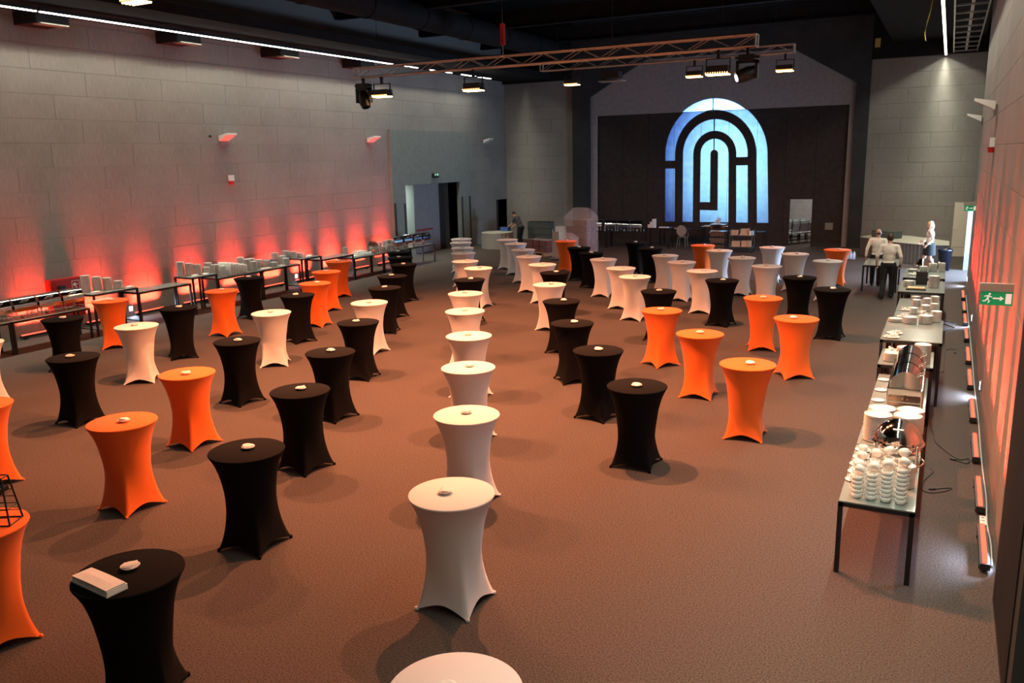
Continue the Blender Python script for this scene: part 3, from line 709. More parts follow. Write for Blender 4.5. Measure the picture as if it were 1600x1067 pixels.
TABLES = [('U','o',-16.98,12.59,4), ('U','k',-15.90,10.64,-1), ('U','w',-15.13,8.48,-1), ('T','k',-16.61,16.59,-1), ('T','o',-15.56,14.60,50),
          ('T','k',-14.61,12.45,9), ('T','w',-13.72,10.66,82), ('T','k',-12.44,8.41,43), ('T','o',-11.07,6.08,-1), ('O','o',-16.59,20.35,14),
          ('O','o',-15.34,18.26,26), ('O','o',-14.13,16.35,56), ('O','k',-13.26,14.70,25), ('O','w',-12.19,12.70,82), ('O','k',-10.79,10.36,38),
          ('O','o',-9.79,8.37,42), ('O','o',-8.65,6.36,41), ('O','o',-7.23,3.79,33), ('K','k',-16.22,23.08,-1), ('K','k',-15.26,21.77,-1),
          ('K','k',-14.14,20.32,34), ('K','k',-12.97,18.09,-1), ('K','k',-11.94,16.31,69), ('K','w',-10.99,14.43,41), ('K','k',-9.83,12.52,57),
          ('K','k',-8.67,10.28,40), ('K','k',-7.56,8.29,39), ('K','k',-6.48,6.21,50), ('K','k',-5.29,3.78,83), ('N','w',-16.48,27.63,-1),
          ('N','w',-15.76,26.39,-1), ('N','w',-14.76,24.81,-1), ('N','w',-13.91,23.43,-1), ('N','w',-12.73,21.53,-1), ('N','w',-11.54,20.22,-1),
          ('N','k',-10.64,18.17,-1), ('N','w',-9.61,16.21,-1), ('N','w',-8.48,14.26,-1), ('N','w',-7.20,12.21,-1), ('N','w',-6.08,10.26,-1),
          ('N','w',-4.93,8.24,43), ('N','w',-3.84,6.10,47), ('N','w',-2.30,3.60,-1), ('R','w',-14.57,27.79,-1), ('R','w',-13.57,26.54,-1),
          ('R','w',-12.42,24.82,-1), ('R','w',-11.39,23.15,-1), ('R','w',-10.15,21.49,-1), ('R','k',-9.10,20.03,-1), ('R','w',-8.35,18.06,-1),
          ('R','k',-7.12,15.99,-1), ('R','k',-5.96,13.87,88), ('R','k',-4.71,11.99,33), ('R','k',-3.47,10.24,46), ('S','o',-12.18,27.82,-1),
          ('S','k',-10.88,25.94,-1), ('S','k',-9.88,24.56,-1), ('S','w',-8.91,23.11,-1), ('S','w',-7.74,21.40,-1), ('S','w',-6.85,19.97,-1),
          ('S','k',-5.59,17.93,-1), ('S','o',-4.82,15.67,7), ('S','o',-3.56,13.79,46), ('S','o',-2.38,11.97,49), ('Q','k',-9.57,28.02,-1),
          ('Q','k',-8.50,26.32,-1), ('Q','w',-7.46,24.53,-1), ('Q','w',-6.55,23.14,-1), ('Q','w',-5.54,21.51,-1), ('Q','k',-4.66,20.00,-1),
          ('Q','o',-3.27,17.78,59), ('Q','o',-2.28,15.72,76), ('P','o',-7.12,27.66,-1), ('P','w',-6.23,26.27,-1), ('P','w',-5.18,24.60,-1),
          ('P','w',-4.16,22.95,-1), ('P','k',-3.03,21.04,-1), ('P','k',-2.09,19.41,-1), ('V','w',-4.86,27.60,-1), ('V','w',-3.90,25.97,-1),
          ('V','w',-2.80,24.51,-1), ('W','o',-2.87,27.41,-1)]
ROWN = {'U': 'first', 'T': 'second', 'O': 'third', 'K': 'fourth', 'N': 'fifth', 'R': 'sixth', 'S': 'seventh', 'Q': 'eighth', 'P': 'ninth', 'V': 'tenth', 'W': 'eleventh'}
CN = {'w': 'white', 'k': 'black', 'o': 'orange'}
protos = {k: (make_cocktail(CN[k], {'w': 'white_fab', 'k': 'black_fab', 'o': 'orange_fab'}[k]), []) for k in 'wko'}
# napkin dish
def make_dish():
    t = thing('napkin_dish', 'dish', 'dish')
    MB().lathe([(0, .0), (.042, 0), (.062, .014), (.072, .026), (.069, .027), (.058, .016), (.038, .006), (0, .005)], 20).build('bowl', 'china', t)
    nb = MB(); rr = random.Random(3); n = 9
    vs = []
    for k, (r, z) in enumerate([(.045, .010), (.062, .030), (.050, .042)]):
        for i in range(n): a = 2*PI*i/n+k*.3; f = 1+rr.uniform(-.22, .22); vs.append((r*f*math.cos(a), r*f*.8*math.sin(a), z+rr.uniform(-.006, .008)))
    vs.append((.008, 0, .045))
    nb.add(vs, [(k*n+i, k*n+(i+1) % n, (k+1)*n+(i+1) % n, (k+1)*n+i) for k in range(2) for i in range(n)]+[(2*n+i, 2*n+(i+1) % n, 3*n) for i in range(n)])
    nb.build('napkin', 'napkin', t); return t
dish, dst = make_dish(), []
cnt = {}
rt = random.Random(11)
TPOS = {}
for (row, c, x, y, yaw) in TABLES:
    k = cnt.get(row, 0); cnt[row] = k+1
    pr, stt = protos[c]; a = yaw if yaw >= 0 else 43+rt.uniform(-9, 9)
    if row == 'W': lb = CN[c]+' stretch-covered cocktail table standing apart towards the grey skirted buffet'
    else: lb = '%s stretch-covered cocktail table, %s from arch wall in %s row from fire cabinet side' % (CN[c], ORD[k], ROWN[row])
    place(pr, stt, (x, y, 0), R(a), lb, CN[c]+' cocktail tables in rows across the carpet')
    TPOS[(row, k)] = (x, y)
    if (row, k) in (('O', 8),): continue
    jx, jy = rt.uniform(-.05, .05), rt.uniform(-.05, .05)
    lb = 'white napkin dish on %s table, %s from arch wall, %s row' % (CN[c], ORD[k], ROWN[row]) if row != 'W' else 'white napkin dish on the orange table standing apart'
    place(dish, dst, (x+jx, y+jy, 1.1005), rt.uniform(0, 6), lb, 'napkin dishes on the cocktail tables')

# ------------------------------------------------------------------ buffet tables (black steel frame, frosted glass top)
def buffet(x0, x1, y0, y1, h, label, group=None, top='frosted', rail=True):
    t = thing('buffet_table', label, 'table', ((x0+x1)/2, (y0+y1)/2, 0), 0, group)
    a, b = (x1-x0)/2, (y1-y0)/2; w = .046
    lg = MB().box(-w/2, w/2, -w/2, w/2, 0, h-.03).mesh('leg', 'steel_black')
    for sx in (-1, 1):
        for sy in (-1, 1): link('leg', lg, t, (sx*(a-w/2), sy*(b-w/2), 0))
    f = MB().box(-a, a, -b, -b+w, h-.055, h-.012).box(-a, a, b-w, b, h-.055, h-.012).box(-a, -a+w, -b, b, h-.055, h-.012).box(a-w, a, -b, b, h-.055, h-.012)
    f.build('frame', 'steel_black', t)
    if rail:
        MB().box(-a+w, a-w, -b+.01, -b+.03, .16, .18).box(-a+w, a-w, b-.03, b-.01, .16, .18).build('stretcher', 'steel_black', t)
    MB().box(-a+.004, a-.004, -b+.004, b-.004, h-.012, h).build('glass_top', top, t)
    return t
LOW, MID, TALL = .76, .91, 1.06
gl = 'buffet tables along the fire cabinet wall'; gr = 'buffet tables along the exit sign wall'
for (y0, y1, h, w, lb) in [
    (9.3, 11.12, LOW, .62, 'low glass buffet table with chafing dishes, end away from plates'),
    (11.14, 13.1, LOW, .62, 'low glass buffet table with chafing dishes before fire hose cabinet'),
    (13.2, 14.5, TALL, .74, 'tall glass buffet table with four plate stacks beside fire cabinet'),
    (14.52, 16.25, MID, .68, 'empty glass buffet table between two tall plate tables'),
    (16.28, 17.18, TALL, .74, 'tall glass buffet table with plates beyond the empty table'),
    (17.22, 18.97, MID, .68, 'glass buffet table with pyramid of cups along fire cabinet wall'),
    (19.0, 20.72, MID, .68, 'glass buffet table with steel container and plate stacks'),
    (20.75, 21.75, TALL, .74, 'tall glass buffet table with plates and folded napkins'),
    (21.78, 23.5, MID, .68, 'empty glass buffet table before the piled cups'),
    (23.52, 25.28, LOW, .62, 'low glass buffet table with piled cups and round chafing dish'),
    (25.3, 27.05, LOW, .62, 'low glass buffet table with plate stacks near side doorway'),
    (27.07, 28.83, LOW, .62, 'low glass buffet table with roll-top chafing dishes beside grey portal')]:
    buffet(-18.45-(.0 if w < .7 else -.04)-w, -18.45+(.0 if w < .7 else .04), y0, y1, h, lb, gl, 'frosted', h > LOW)
for (y0, y1, h, x0, x1, lb) in [
    (8.18, 9.96, LOW, -.71, -.03, 'low glass buffet table with stacked cups nearest the dark pier'),
    (9.98, 11.76, LOW, -.71, -.03, 'low glass buffet table with four big plate stacks'),
    (11.78, 13.44, LOW, -.71, -.03, 'low glass buffet table carrying three roll-top chafing dishes by red bars'),
    (13.46, 14.58, MID, -.74, .02, 'glass buffet table with plates just beyond the roll-top chafing dishes'),
    (14.6, 16.6, TALL, -.79, .12, 'tall glass buffet table with pastry platters in front'),
    (16.5, 18.2, MID, -.74, .05, 'glass buffet table with bowls, cups and small plate stacks'),
    (18.22, 19.83, MID, -.74, .05, 'glass buffet table crowded with small plates before black menu stand'),
    (19.85, 21.6, TALL, -.79, .12, 'tall glass buffet table with black menu stand'),
    (22.1, 23.8, TALL, -.79, .12, 'tall glass buffet table with plate stacks below round chafing dishes'),
    (23.85, 25.6, LOW, -.74, .05, 'low glass buffet table with round chafing dishes at its far end')]:
    buffet(x0, x1, y0, y1, h, lb, gr, 'frosted', False)

# ------------------------------------------------------------------ plates
def plate_prof(r): return [(0, 0), (r*.55, 0), (r*.62, .003), (r*.93, .012), (r, .0145), (r*.985, .0165), (r*.6, .006), (0, .005)]
_pl = {}
def plate_mesh(r):
    if r not in _pl: _pl[r] = MB().lathe(plate_prof(r), 22).mesh('plate', 'china')
    return _pl[r]
PT = .0145
RP = [(-.51,10.21,.76,22,.155,'big plates before the fire-red wall, pier side'),(-.20,10.28,.76,22,.155,''),(-.49,10.58,.76,20,.155,''),(-.18,10.62,.76,20,.155,''),
      (-.56,13.72,.91,9,.118,''),(-.14,13.74,.91,20,.118,''),(-.39,13.92,.91,13,.118,''),
      (-.65,16.22,1.06,4,.118,''),(-.41,16.13,1.06,8,.118,''),(-.16,16.2,1.06,10,.118,''),(0.0,16.44,1.06,13,.09,''),
      (-.20,18.37,.91,8,.09,''),(-.05,18.61,.91,8,.075,''),(-.40,17.98,.91,8,.075,''),(-.38,18.9,.91,9,.09,''),(-.19,19.25,.91,8,.09,''),(-.05,19.0,.91,14,.085,''),(-.42,19.7,.91,5,.09,''),
      (-.60,20.61,1.06,9,.118,''),(-.36,21.27,1.06,8,.118,''),(-.10,20.6,1.06,18,.118,''),
      (-.62,23.22,1.06,4,.118,''),(-.38,23.40,1.06,8,.10,''),(-.17,23.35,1.06,14,.10,''),(.03,23.38,1.06,15,.085,'')]
PW = ['front stack of four by the round chafing dish, carpet side', 'front stack of four by the round chafing dish, wall side', 'rear stack of four by the round chafing dish, carpet side', 'rear stack of four by the round chafing dish, wall side',
      'short stack beyond roll-top chafing dishes, carpet side', 'tall stack beyond roll-top chafing dishes, wall side', 'middle stack right behind the roll-top chafing dishes',
      'lowest stack behind pastry platters', 'second lowest stack behind pastry platters', 'third lowest stack behind pastry platters', 'highest stack behind pastry platters',
      'small stack in the middle of crowded table', 'smallest stack at wall edge of crowded table', 'small stack beside the bowl of cutlery napkins', 'nine-plate stack before menu stand', 'eight-plate stack before menu stand', 'tall stack at wall edge before menu stand', 'five-plate stack next to menu stand',
      'nine-plate stack beside menu stand', 'stack right behind menu stand', 'high stack on wall side of menu stand',
      'lowest stack below round chafing dishes', 'second stack below round chafing dishes', 'third stack below round chafing dishes', 'highest stack below round chafing dishes']
rp = random.Random(5)
for (x, y, z, n, r, _), words in zip(RP, PW):
    m = plate_mesh(r)
    for k in range(n):
        o = link('plate', m, None, (x+rp.uniform(-.003, .003), y+rp.uniform(-.003, .003), z+.001+k*PT))
        lb = ('china plate on top of ' if k == n-1 else 'white plate %s up in ' % ORD[k]) + words
        tag(o, lb, 'plate', 'plates: '+words)
# the many further plates on the opposite buffet
LP = [(-18.95,13.42,1.06,29),(-18.85,13.66,1.06,25),(-18.8,13.91,1.06,21),(-18.68,14.13,1.06,14),(-18.95,16.37,1.06,28),(-18.87,16.6,1.06,24),(-18.8,16.83,1.06,20),(-18.7,17.05,1.06,13),
      (-19.0,17.42,.91,28),(-18.8,17.5,.91,24),(-18.62,17.62,.91,21),(-19.0,18.68,.91,29),(-18.8,18.75,.91,25),(-18.6,18.82,.91,20),(-19.0,19.13,.91,23),(-18.9,19.34,.91,19),(-18.78,19.54,.91,16),(-18.66,19.74,.91,11),
      (-19.02,20.2,.91,27),(-18.86,20.36,.91,20),(-18.66,20.3,.91,15),(-18.97,20.66,1.06,18),(-18.8,20.82,1.06,15),(-18.96,20.92,1.06,14),(-18.77,21.08,1.06,10),
      (-18.95,23.65,.76,25),(-18.88,25.45,.76,21),(-18.96,25.75,.76,23),(-18.6,25.5,.76,15),(-18.62,25.8,.76,17),(-18.9,26.05,.76,26)]
mb = MB()
for x, y, z, n in LP:
    for k in range(n): mb.lathe([(0, 0), (.062, 0), (.112, .012), (.112, .0145), (.06, .005), (0, .005)], 14, (x, y, z+.001+k*PT))
o = mb.build('stacked_plates', 'china'); o['kind'] = 'stuff'
tag(o, 'many white china plates in stacks on the fire cabinet side buffet', 'plates')

# ------------------------------------------------------------------ cups
def make_cup():
    t = thing('soup_cup', 'cup', 'cup')
    MB().lathe([(0, 0), (.034, 0), (.041, .005), (.047, .018), (.049, .052), (.046, .052), (.043, .02), (.03, .008), (0, .007)], 18).build('bowl', 'china', t)
    for s in (-1, 1):
        MB().curve_tube([(s*.047, 0, .046), (s*.060, 0, .047), (s*.066, 0, .038), (s*.060, 0, .027), (s*.044, 0, .024)], .004, 5).build('handle', 'china', t)
    return t
cup, cst = make_cup(), []
CP = .044
rc_ = random.Random(9)
for j, y in enumerate([8.33, 8.47, 8.61]):
    for i, x in enumerate([-.56, -.43, -.30, -.17]):
        if j == 2 and i == 3: continue
        n = [5, 6, 7, 8][i] + (0 if j == 0 else rc_.randint(-1, 1))
        words = '%s column from carpet edge, %s row from table end' % (ORD[i], ORD[j])
        for k in range(n):
            place(cup, cst, (x, y, .762+k*CP), rc_.uniform(-.15, .15), 'white cup %s up in ' % ORD[k]+words, 'stacked cups by the dark pier: '+words)
        o = place(cup, cst, (x+.005, y+.015, .762+n*CP+.046), rc_.uniform(0, 3), 'white cup lying tipped on '+words, 'tipped cups on the stacked columns')
        o.rotation_euler = (R(-52), R(rc_.uniform(-6, 6)), rc_.uniform(-.5, .5))
# saucer stack and single saucers by the cups
sm = plate_mesh(.078)
for k in range(16): tag(link('saucer', sm, None, (-.135, 8.80, .761+k*PT)), 'white saucer %s up in the stack behind the cup columns' % ORD[k], 'saucer', 'saucers behind the cups')
for i, (x, y) in enumerate([(-.625, 8.78), (-.625, 9.02), (-.63, 9.26), (-.62, 9.50), (-.62, 9.76)]):
    tag(link('saucer', plate_mesh(.085), None, (x, y, .761)), 'single white saucer on carpet edge, %s behind the cup columns' % ORD[i], 'saucer', 'single saucers on the near buffet')
    place(cup, cst, (x, y, .768), i*.9, 'white two-handled cup on the %s single saucer behind cup columns' % ORD[i], 'cups on single saucers')
for i, y in enumerate([11.9, 12.45, 13.05]):
    tag(link('saucer', plate_mesh(.085), None, (-.615, y, .761)), 'single white saucer beside roll-top chafing dishes, %s from big plates' % ORD[i], 'saucer', 'saucers beside chafing dishes')
# pyramid of cups and piled cups on the opposite buffet
for r_ in range(7):
    for c_ in range(4):
        n = 8-r_//2
        for k in range(n):
            if r_ == 0 or c_ == 3 or k == n-1:
                place(cup, cst, (-19.0+c_*.135, 17.85+r_*.102, .911+k*CP), 0, 'white cup in packed pyramid, %s level, %s from wall, %s from tall plate table' % (ORD[k], ORD[c_], ORD[r_]), 'cups in the packed pyramid')
for i in range(8):
    for j in range(4):
        for k in range(1+(1 if 1 < i < 8 else 0)+(1 if 2 < i < 7 and j < 3 else 0)):
            place(cup, cst, (-18.96+j*.125, 23.86+i*.112, .762+k*.053), 0, 'white cup in heap by round chafing dish, %s level, %s from wall, %s along' % (ORD[k], ORD[j], ORD[i]), 'cups in the stepped heap')

# ------------------------------------------------------------------ platters with pastries and napkins, menu stand, bowls
def platter(loc, r, label, n=9, seed=1):
    t = thing('platter', label, 'platter', loc); rr = random.Random(seed)
    link('dish', plate_mesh(r), t)
    g = MB().ball((0, 0, 0), (.028, .020, .016), 8, 6)
    gm = g.mesh('roll', 'napkin')
    for i in range(n):
        a, d = rr.uniform(0, 6.28), r*.68*math.sqrt(rr.random())
        o = link('roll', gm, t, (d*math.cos(a), d*math.sin(a), .022+.014*(i % 3)), rr.uniform(0, 3))
    return t
platter((-.57, 14.42, .912), .13, 'white platter of small white rolls tucked under the tall table edge', 12, 2)
platter((-.63, 14.78, 1.062), .13, 'white platter of small white rolls at front edge of tall table', 12, 3)
platter((-.60, 15.12, 1.062), .13, 'white platter of small white rolls behind another on tall table', 14, 4)
platter((-.57, 17.55, .912), .12, 'white platter heaped with white rolls beside small plates', 14, 5)
platter((-.55, 18.3, .912), .11, 'white platter with white rolls before the nine-plate stack', 10, 6)
platter((-.25, 18.0, .912), .11, 'white platter of white rolls between small plate stacks', 12, 8)
platter((-.58, 22.55, 1.062), .13, 'white platter of white rolls below round chafing dishes', 12, 7)
t = thing('menu_stand', 'black upright menu stand on the tall buffet table', 'menu stand', (-.36, 20.95, 1.06))
MB().box(-.12, .12, -.01, .012, .01, .30).build('board', 'steel_black', t); MB().box(-.12, .12, -.05, .06, 0, .012).build('base', 'steel_black', t)
t = thing('serving_tray', 'black serving tray with golden pastry in front of menu stand', 'tray', (-.44, 20.2, 1.06))
MB().box(-.2, .2, -.14, .14, 0, .03).build('tray', 'steel_black', t); MB().box(-.17, .17, -.11, .11, .03, .05).build('pastry', 'food', t)
t = thing('steel_container', 'brushed steel square container among plates on fire cabinet buffet', 'container', (-18.99, 19.90, .911))
MB().box(-.13, .13, -.10, .10, 0, .2).build('body', 'steel', t); MB().box(-.14, .14, -.11, .11, .2, .215).build('lid', 'steel', t)
for i, (x, y, z) in enumerate([(-18.6, 13.42, 1.061), (-18.55, 14.36, 1.061), (-18.6, 16.55, 1.06), (-18.52, 16.85, 1.061), (-18.6, 21.3, 1.06), (-18.72, 21.5, 1.06), (-18.58, 19.2, .91), (-18.55, 19.37, .911), (-18.6, 20.0, .91)]):
    t = thing('napkin_pile', 'flat pile of white napkins on fire cabinet side buffet, %s from its chafing dishes' % ORD[i], 'napkins', (x, y, z), .2*i, 'napkin piles on the fire cabinet buffet')
    for k in range(3): MB().box(-.075+.004*k, .075-.003*k, -.10, .10-.005*k, .002+k*.012, .012+k*.012).build('napkin', 'napkin', t)

# ------------------------------------------------------------------ chafing dishes
def make_chafer(L=.56, W=.40):
    t = thing('chafing_dish', 'chafer', 'chafing dish'); a, b = W/2, L/2
    MB().box(-a, a, -b, b, .17, .25).build('water_pan', 'chrome', t)
    MB().box(-a-.012, a+.012, -b-.012, b+.012, .235, .252).build('rim', 'chrome', t)
    lid = MB(); n = 14; vs = []
    for y in (-b+.01, b-.01):
        for k in range(n+1): th = PI*k/n; vs.append((-(a-.005)*math.cos(th), y, .252+.235*math.sin(th)))
    lid.add(vs, [(k, k+1, n+2+k, n+1+k) for k in range(n)], True)
    lid.add(vs[:n+1], [tuple(range(n+1))]); lid.add(vs[n+1:], [tuple(reversed(range(n+1)))])
    ld = lid.build('lid', 'chrome', t)
    MB().curve_tube([(a*.80, -.07, .395), (a*.80+.05, -.07, .42), (a*.80+.05, .07, .42), (a*.80, .07, .395)], .008, 6).build('handle', 'steel', ld)
    lg = MB().cyl((0, 0, 0), (0, 0, .25), .011, n=8).lathe([(0, 0), (.02, 0), (.02, .008), (0, .01)], 10).mesh('leg', 'chrome')
    for sx in (-1, 1):
        for sy in (-1, 1): link('leg', lg, t, (sx*(a+.005), sy*(b-.03), 0))
    MB().box(-a, a, -b+.02, -b+.035, .06, .072).box(-a, a, b-.035, b-.02, .06, .072).box(-.008, .008, -b+.03, b-.03, .06, .07).build('stretcher', 'chrome', t)
    MB().lathe([(0, .0), (.04, 0), (.042, .055), (.034, .06), (0, .06)], 14, (0, 0, .0)).build('burner', 'steel', t)
    return t
ch, chs = make_chafer(), []
for i, y in enumerate([11.965, 12.555, 13.145]):
    place(ch, chs, (-.29, y, .761), 0, 'chrome roll-top chafing dish beside red bars, %s from big plate stacks' % ORD[i], 'roll-top chafing dishes on the exit sign side')
for i, y in enumerate([10.99, 11.59, 12.19, 12.79]):
    place(ch, chs, (-18.76, y, .761), 0, 'chrome roll-top chafing dish before fire hose cabinet wall, %s from frame end' % ORD[i], 'roll-top chafing dishes by the fire cabinet')
for i, y in enumerate([26.46, 27.12, 27.78, 28.44]):
    place(ch, chs, (-18.76, y, .761), 0, 'chrome roll-top chafing dish near side doorway, %s from plate stacks' % ORD[i], 'roll-top chafing dishes by the side doorway')
def round_chafer(loc, label, lid_open, rz=0, r=.20):
    t = thing('round_chafing_dish', label, 'chafing dish', loc, rz)
    MB().lathe([(0, .15), (r*.8, .15), (r*.98, .20), (r, .25), (r+.02, .255), (r+.02, .262), (0, .262)], 28).build('water_pan', 'chrome', t)
    # quarter-sphere roll-back lid
    n, m = 20, 9; vs = []
    for j in range(m+1):
        ph = PI*.5*j/m if not lid_open else PI*.5*j/m
        for i in range(n+1):
            th = PI*i/n if lid_open else 2*PI*i/n
            vs.append((r*math.cos(ph)*math.cos(th), r*math.cos(ph)*math.sin(th), .264+r*math.sin(ph)*1.0))
    fs = [(j*(n+1)+i, j*(n+1)+i+1, (j+1)*(n+1)+i+1, (j+1)*(n+1)+i) for j in range(m) for i in range(n)]
    ld = MB().add(vs, fs, True).build('lid', 'chrome', t)
    s = ld.modifiers.new('thickness', 'SOLIDIFY'); s.thickness = .004
    MB().cyl((-.05, -r*.72 if not lid_open else r*.2, .264+r*.72), (.05, -r*.72 if not lid_open else r*.2, .264+r*.72), .008, n=8).build('handle', 'steel', ld)
    lg = MB().cyl((0, 0, 0), (0, 0, .27), .014, n=10).lathe([(0, .27), (.02, .27), (.014, .285), (0, .288)], 10).mesh('leg', 'chrome')
    for k in range(4): link('leg', lg, t, ((r+.03)*math.cos(PI/4+k*PI/2), (r+.03)*math.sin(PI/4+k*PI/2), 0))
    MB().lathe([(r+.012, .05), (r+.028, .05), (r+.028, .062), (r+.012, .062), (r+.012, .05)], 28, caps=False).build('ring', 'chrome', t)
    MB().lathe([(0, .0), (.04, 0), (.042, .055), (0, .06)], 14).build('burner', 'steel', t)
    return t
round_chafer((-.26, 9.46, .761), 'chrome round chafing dish with domed lid behind the stacked cups', False, 0, .245)
round_chafer((-18.74, 25.02, .761), 'chrome round chafing dish with opened lid beside loose cup heap', True, R(20), .2)
round_chafer((-.42, 24.4, .761), 'chrome round chafing dish at far end of exit sign buffet', True, R(200), .24)
for i, (x, y, h) in enumerate([(-.62, 24.1, .22), (-.14, 24.15, .30), (-.05, 24.55, .42), (-.62, 24.7, .30)]):
    t = thing('coffee_urn', 'slim chrome beverage urn around the far round chafing dish, %s in size' % ORD[[0, 1, 3, 2][i]], 'urn', (x, y, .761))
    MB().lathe([(0, 0), (.06, 0), (.06, .02), (.05, .03), (.055, h*.8), (.03, h), (0, h+.01)], 18).build('body', 'chrome', t)
    MB().lathe([(0, h+.005), (.014, h+.008), (.014, h+.03), (0, h+.035)], 10).build('knob', 'steel_black', t)

# ------------------------------------------------------------------ napkin bundle, newspaper rack, paper on cocktail tables
x, y = TPOS[('K', 10)]
t = thing('napkin_bundle', 'folded bundle of white cloth napkins on the edge of black table', 'napkins', (-5.31, 3.55, 1.1005), R(-6))
for k in range(4):
    nm = MB(); w, l = .082-.002*k, .232-.004*k; z = .004+k*.013
    n = 8; vs = []
    for i in range(n+1):
        u = -l+2*l*i/n; b = .010*math.sin(i/n*PI)*(k/3)
        for v, zz in ((-w, z), (w, z), (w, z+.012+b*.4), (0, z+.013+b), (-w, z+.012+b*.4)): vs.append((u, v+.004*((k*7) % 3-1), zz))
    fs = [(i*5+j, i*5+(j+1) % 5, (i+1)*5+(j+1) % 5, (i+1)*5+j) for i in range(n) for j in range(5)]+[tuple(range(5)), tuple(reversed(range(n*5, n*5+5)))]
    nm.add(vs, fs, False).build('napkin', 'napkin', t)
x, y = TPOS[('O', 8)]
t = thing('wire_rack', 'black wire rack standing on orange table among papers', 'rack', (x+.02, y+.10, 1.1005), R(28))
w = MB(); r_ = .006
A = [(-.30, -.11, .006), (.24, -.11, .006), (.24, .09, .006), (-.30, .09, .006)]; B = [(-.30, -.02, .40), (.17, -.02, .40), (.17, .08, .40), (-.30, .08, .40)]
for q in (A, B):
    for i in range(4): w.cyl(q[i], q[(i+1) % 4], r_, n=6)
w.build('frame', 'steel_black', t)
for a, b in zip(A, B): MB().cyl(a, b, .008, n=6).build('post', 'steel_black', t)
for k in range(1, 6):
    f = k/6
    for (i, j) in ((0, 1), (3, 2)):
        p = [A[i][q]+(B[i][q]-A[i][q])*f for q in range(3)]; s_ = [A[j][q]+(B[j][q]-A[j][q])*f for q in range(3)]
        MB().cyl(p, s_, .004, n=6).build('rung', 'steel_black', t)
    p = [A[1][q]+(B[1][q]-A[1][q])*f for q in range(3)]; s_ = [A[2][q]+(B[2][q]-A[2][q])*f for q in range(3)]
    if k % 2 == 0: MB().cyl(p, s_, .004, n=6).build('rung', 'steel_black', t)
MB().box(-.28, .17, -.05, .07, .27, .31).build('shelf', 'steel_black', t)
t = thing('paper_pile', 'loose pale printed papers beside the wire rack on orange table', 'papers', (x+.17, y-.22, 1.1005), R(38))
for k in range(3): MB().box(-.15, .15, -.105, .105, .001+k*.004, .003+k*.004).build('sheet', 'napkin', t, (0, .01*k, 0), .12*k)
MB().box(-.05, .02, -.02, .0, .0115, .0125).box(.05, .09, .02, .035, .0115, .0125).build('print', 'steel_black', t)
x, y = TPOS[('U', 0)]
t = thing('paper_strip', 'white folded paper strip on the orange table near chafing dishes', 'paper', (x-.26, y-.02, 1.1005), R(2))
MB().box(-.06, .06, -.21, .21, 0, .012).build('fold', 'napkin', t)

# ------------------------------------------------------------------ cables on the floor
def cable(name, pts, r, mat, label, plug=True):
    P = [Vector(p) for p in pts]; path = []
    for i in range(len(P)-1):                       # Catmull-Rom
        a, b, c, d = P[max(i-1, 0)], P[i], P[i+1], P[min(i+2, len(P)-1)]
        for k in range(8):
            u = k/8; path.append(.5*((2*b)+(c-a)*u+(2*a-5*b+4*c-d)*u*u+(3*b-a-3*c+d)*u**3))
    path.append(P[-1])
    t = thing(name, label, 'cable'); MB().curve_tube(path, r, 6).build('cord', mat, t)
    if plug: e = P[-1]; d = (P[-1]-P[-2]).normalized(); MB().cyl(e, e+d*.06, .022, .016, 8).cyl(e+d*.06, e+d*.08, .006, n=6).build('plug', mat, t)
z = .008
cable('power_cable', [(-.0, 11.9, .5), (.0, 11.86, .2), (.02, 11.72, z), (.12, 11.5, z), (.03, 11.1, z), (.02, 10.78, z), (.12, 10.72, z), (.28, 10.86, z), (.33, 10.98, z), (.15, 10.86, z)], .006, 'cable', 'black power cord with plug trailing from buffet nearest the pier')
cable('power_cable', [(.0, 13.3, .5), (.03, 13.25, .2), (.1, 13.1, z), (.13, 12.75, z), (.28, 12.35, z), (.42, 12.1, z), (.54, 12.18, z), (.52, 11.98, z), (.38, 12.05, z)], .006, 'cable', 'black power cord with looped plug beside the roll-top chafing dishes')
cable('power_cable', [(.05, 16.9, .5), (.08, 16.95, .1), (.2, 17.1, z), (.22, 18.4, z), (.25, 19.0, z), (.42, 19.1, z), (.40, 18.8, z)], .006, 'cable', 'black power cord on carpet beside the tall pastry table')
cable('power_cable', [(.06, 20.8, .4), (.1, 20.9, .06), (.25, 21.2, z), (.4, 21.5, z), (.2, 21.9, z), (.42, 22.1, z), (.15, 22.3, z)], .010, 'cable', 'tangled black power cord beside the menu stand table')
cable('lamp_cable', [(.69, 8.9, .03), (.70, 9.5, .012), (.68, 10.0, .03), (.70, 10.8, .012), (.69, 12.2, .012), (.70, 14.2, .012), (.69, 16.4, .012), (.70, 19, .012), (.70, 26.5, .012)], .008, 'cable_w', 'pale cable linking the red bars along exit sign wall', False)
t = thing('power_strip', 'white power socket strip between red bars near dark pier', 'socket', (.64, 9.98, .02))
MB().box(-.03, .03, -.14, .14, -.02, .03).build('body', 'white_plastic', t)
for k in range(3): MB().cyl((0, -.09+k*.09, .03), (0, -.09+k*.09, .032), .02, n=10).build('outlet', 'grey_plastic', t)

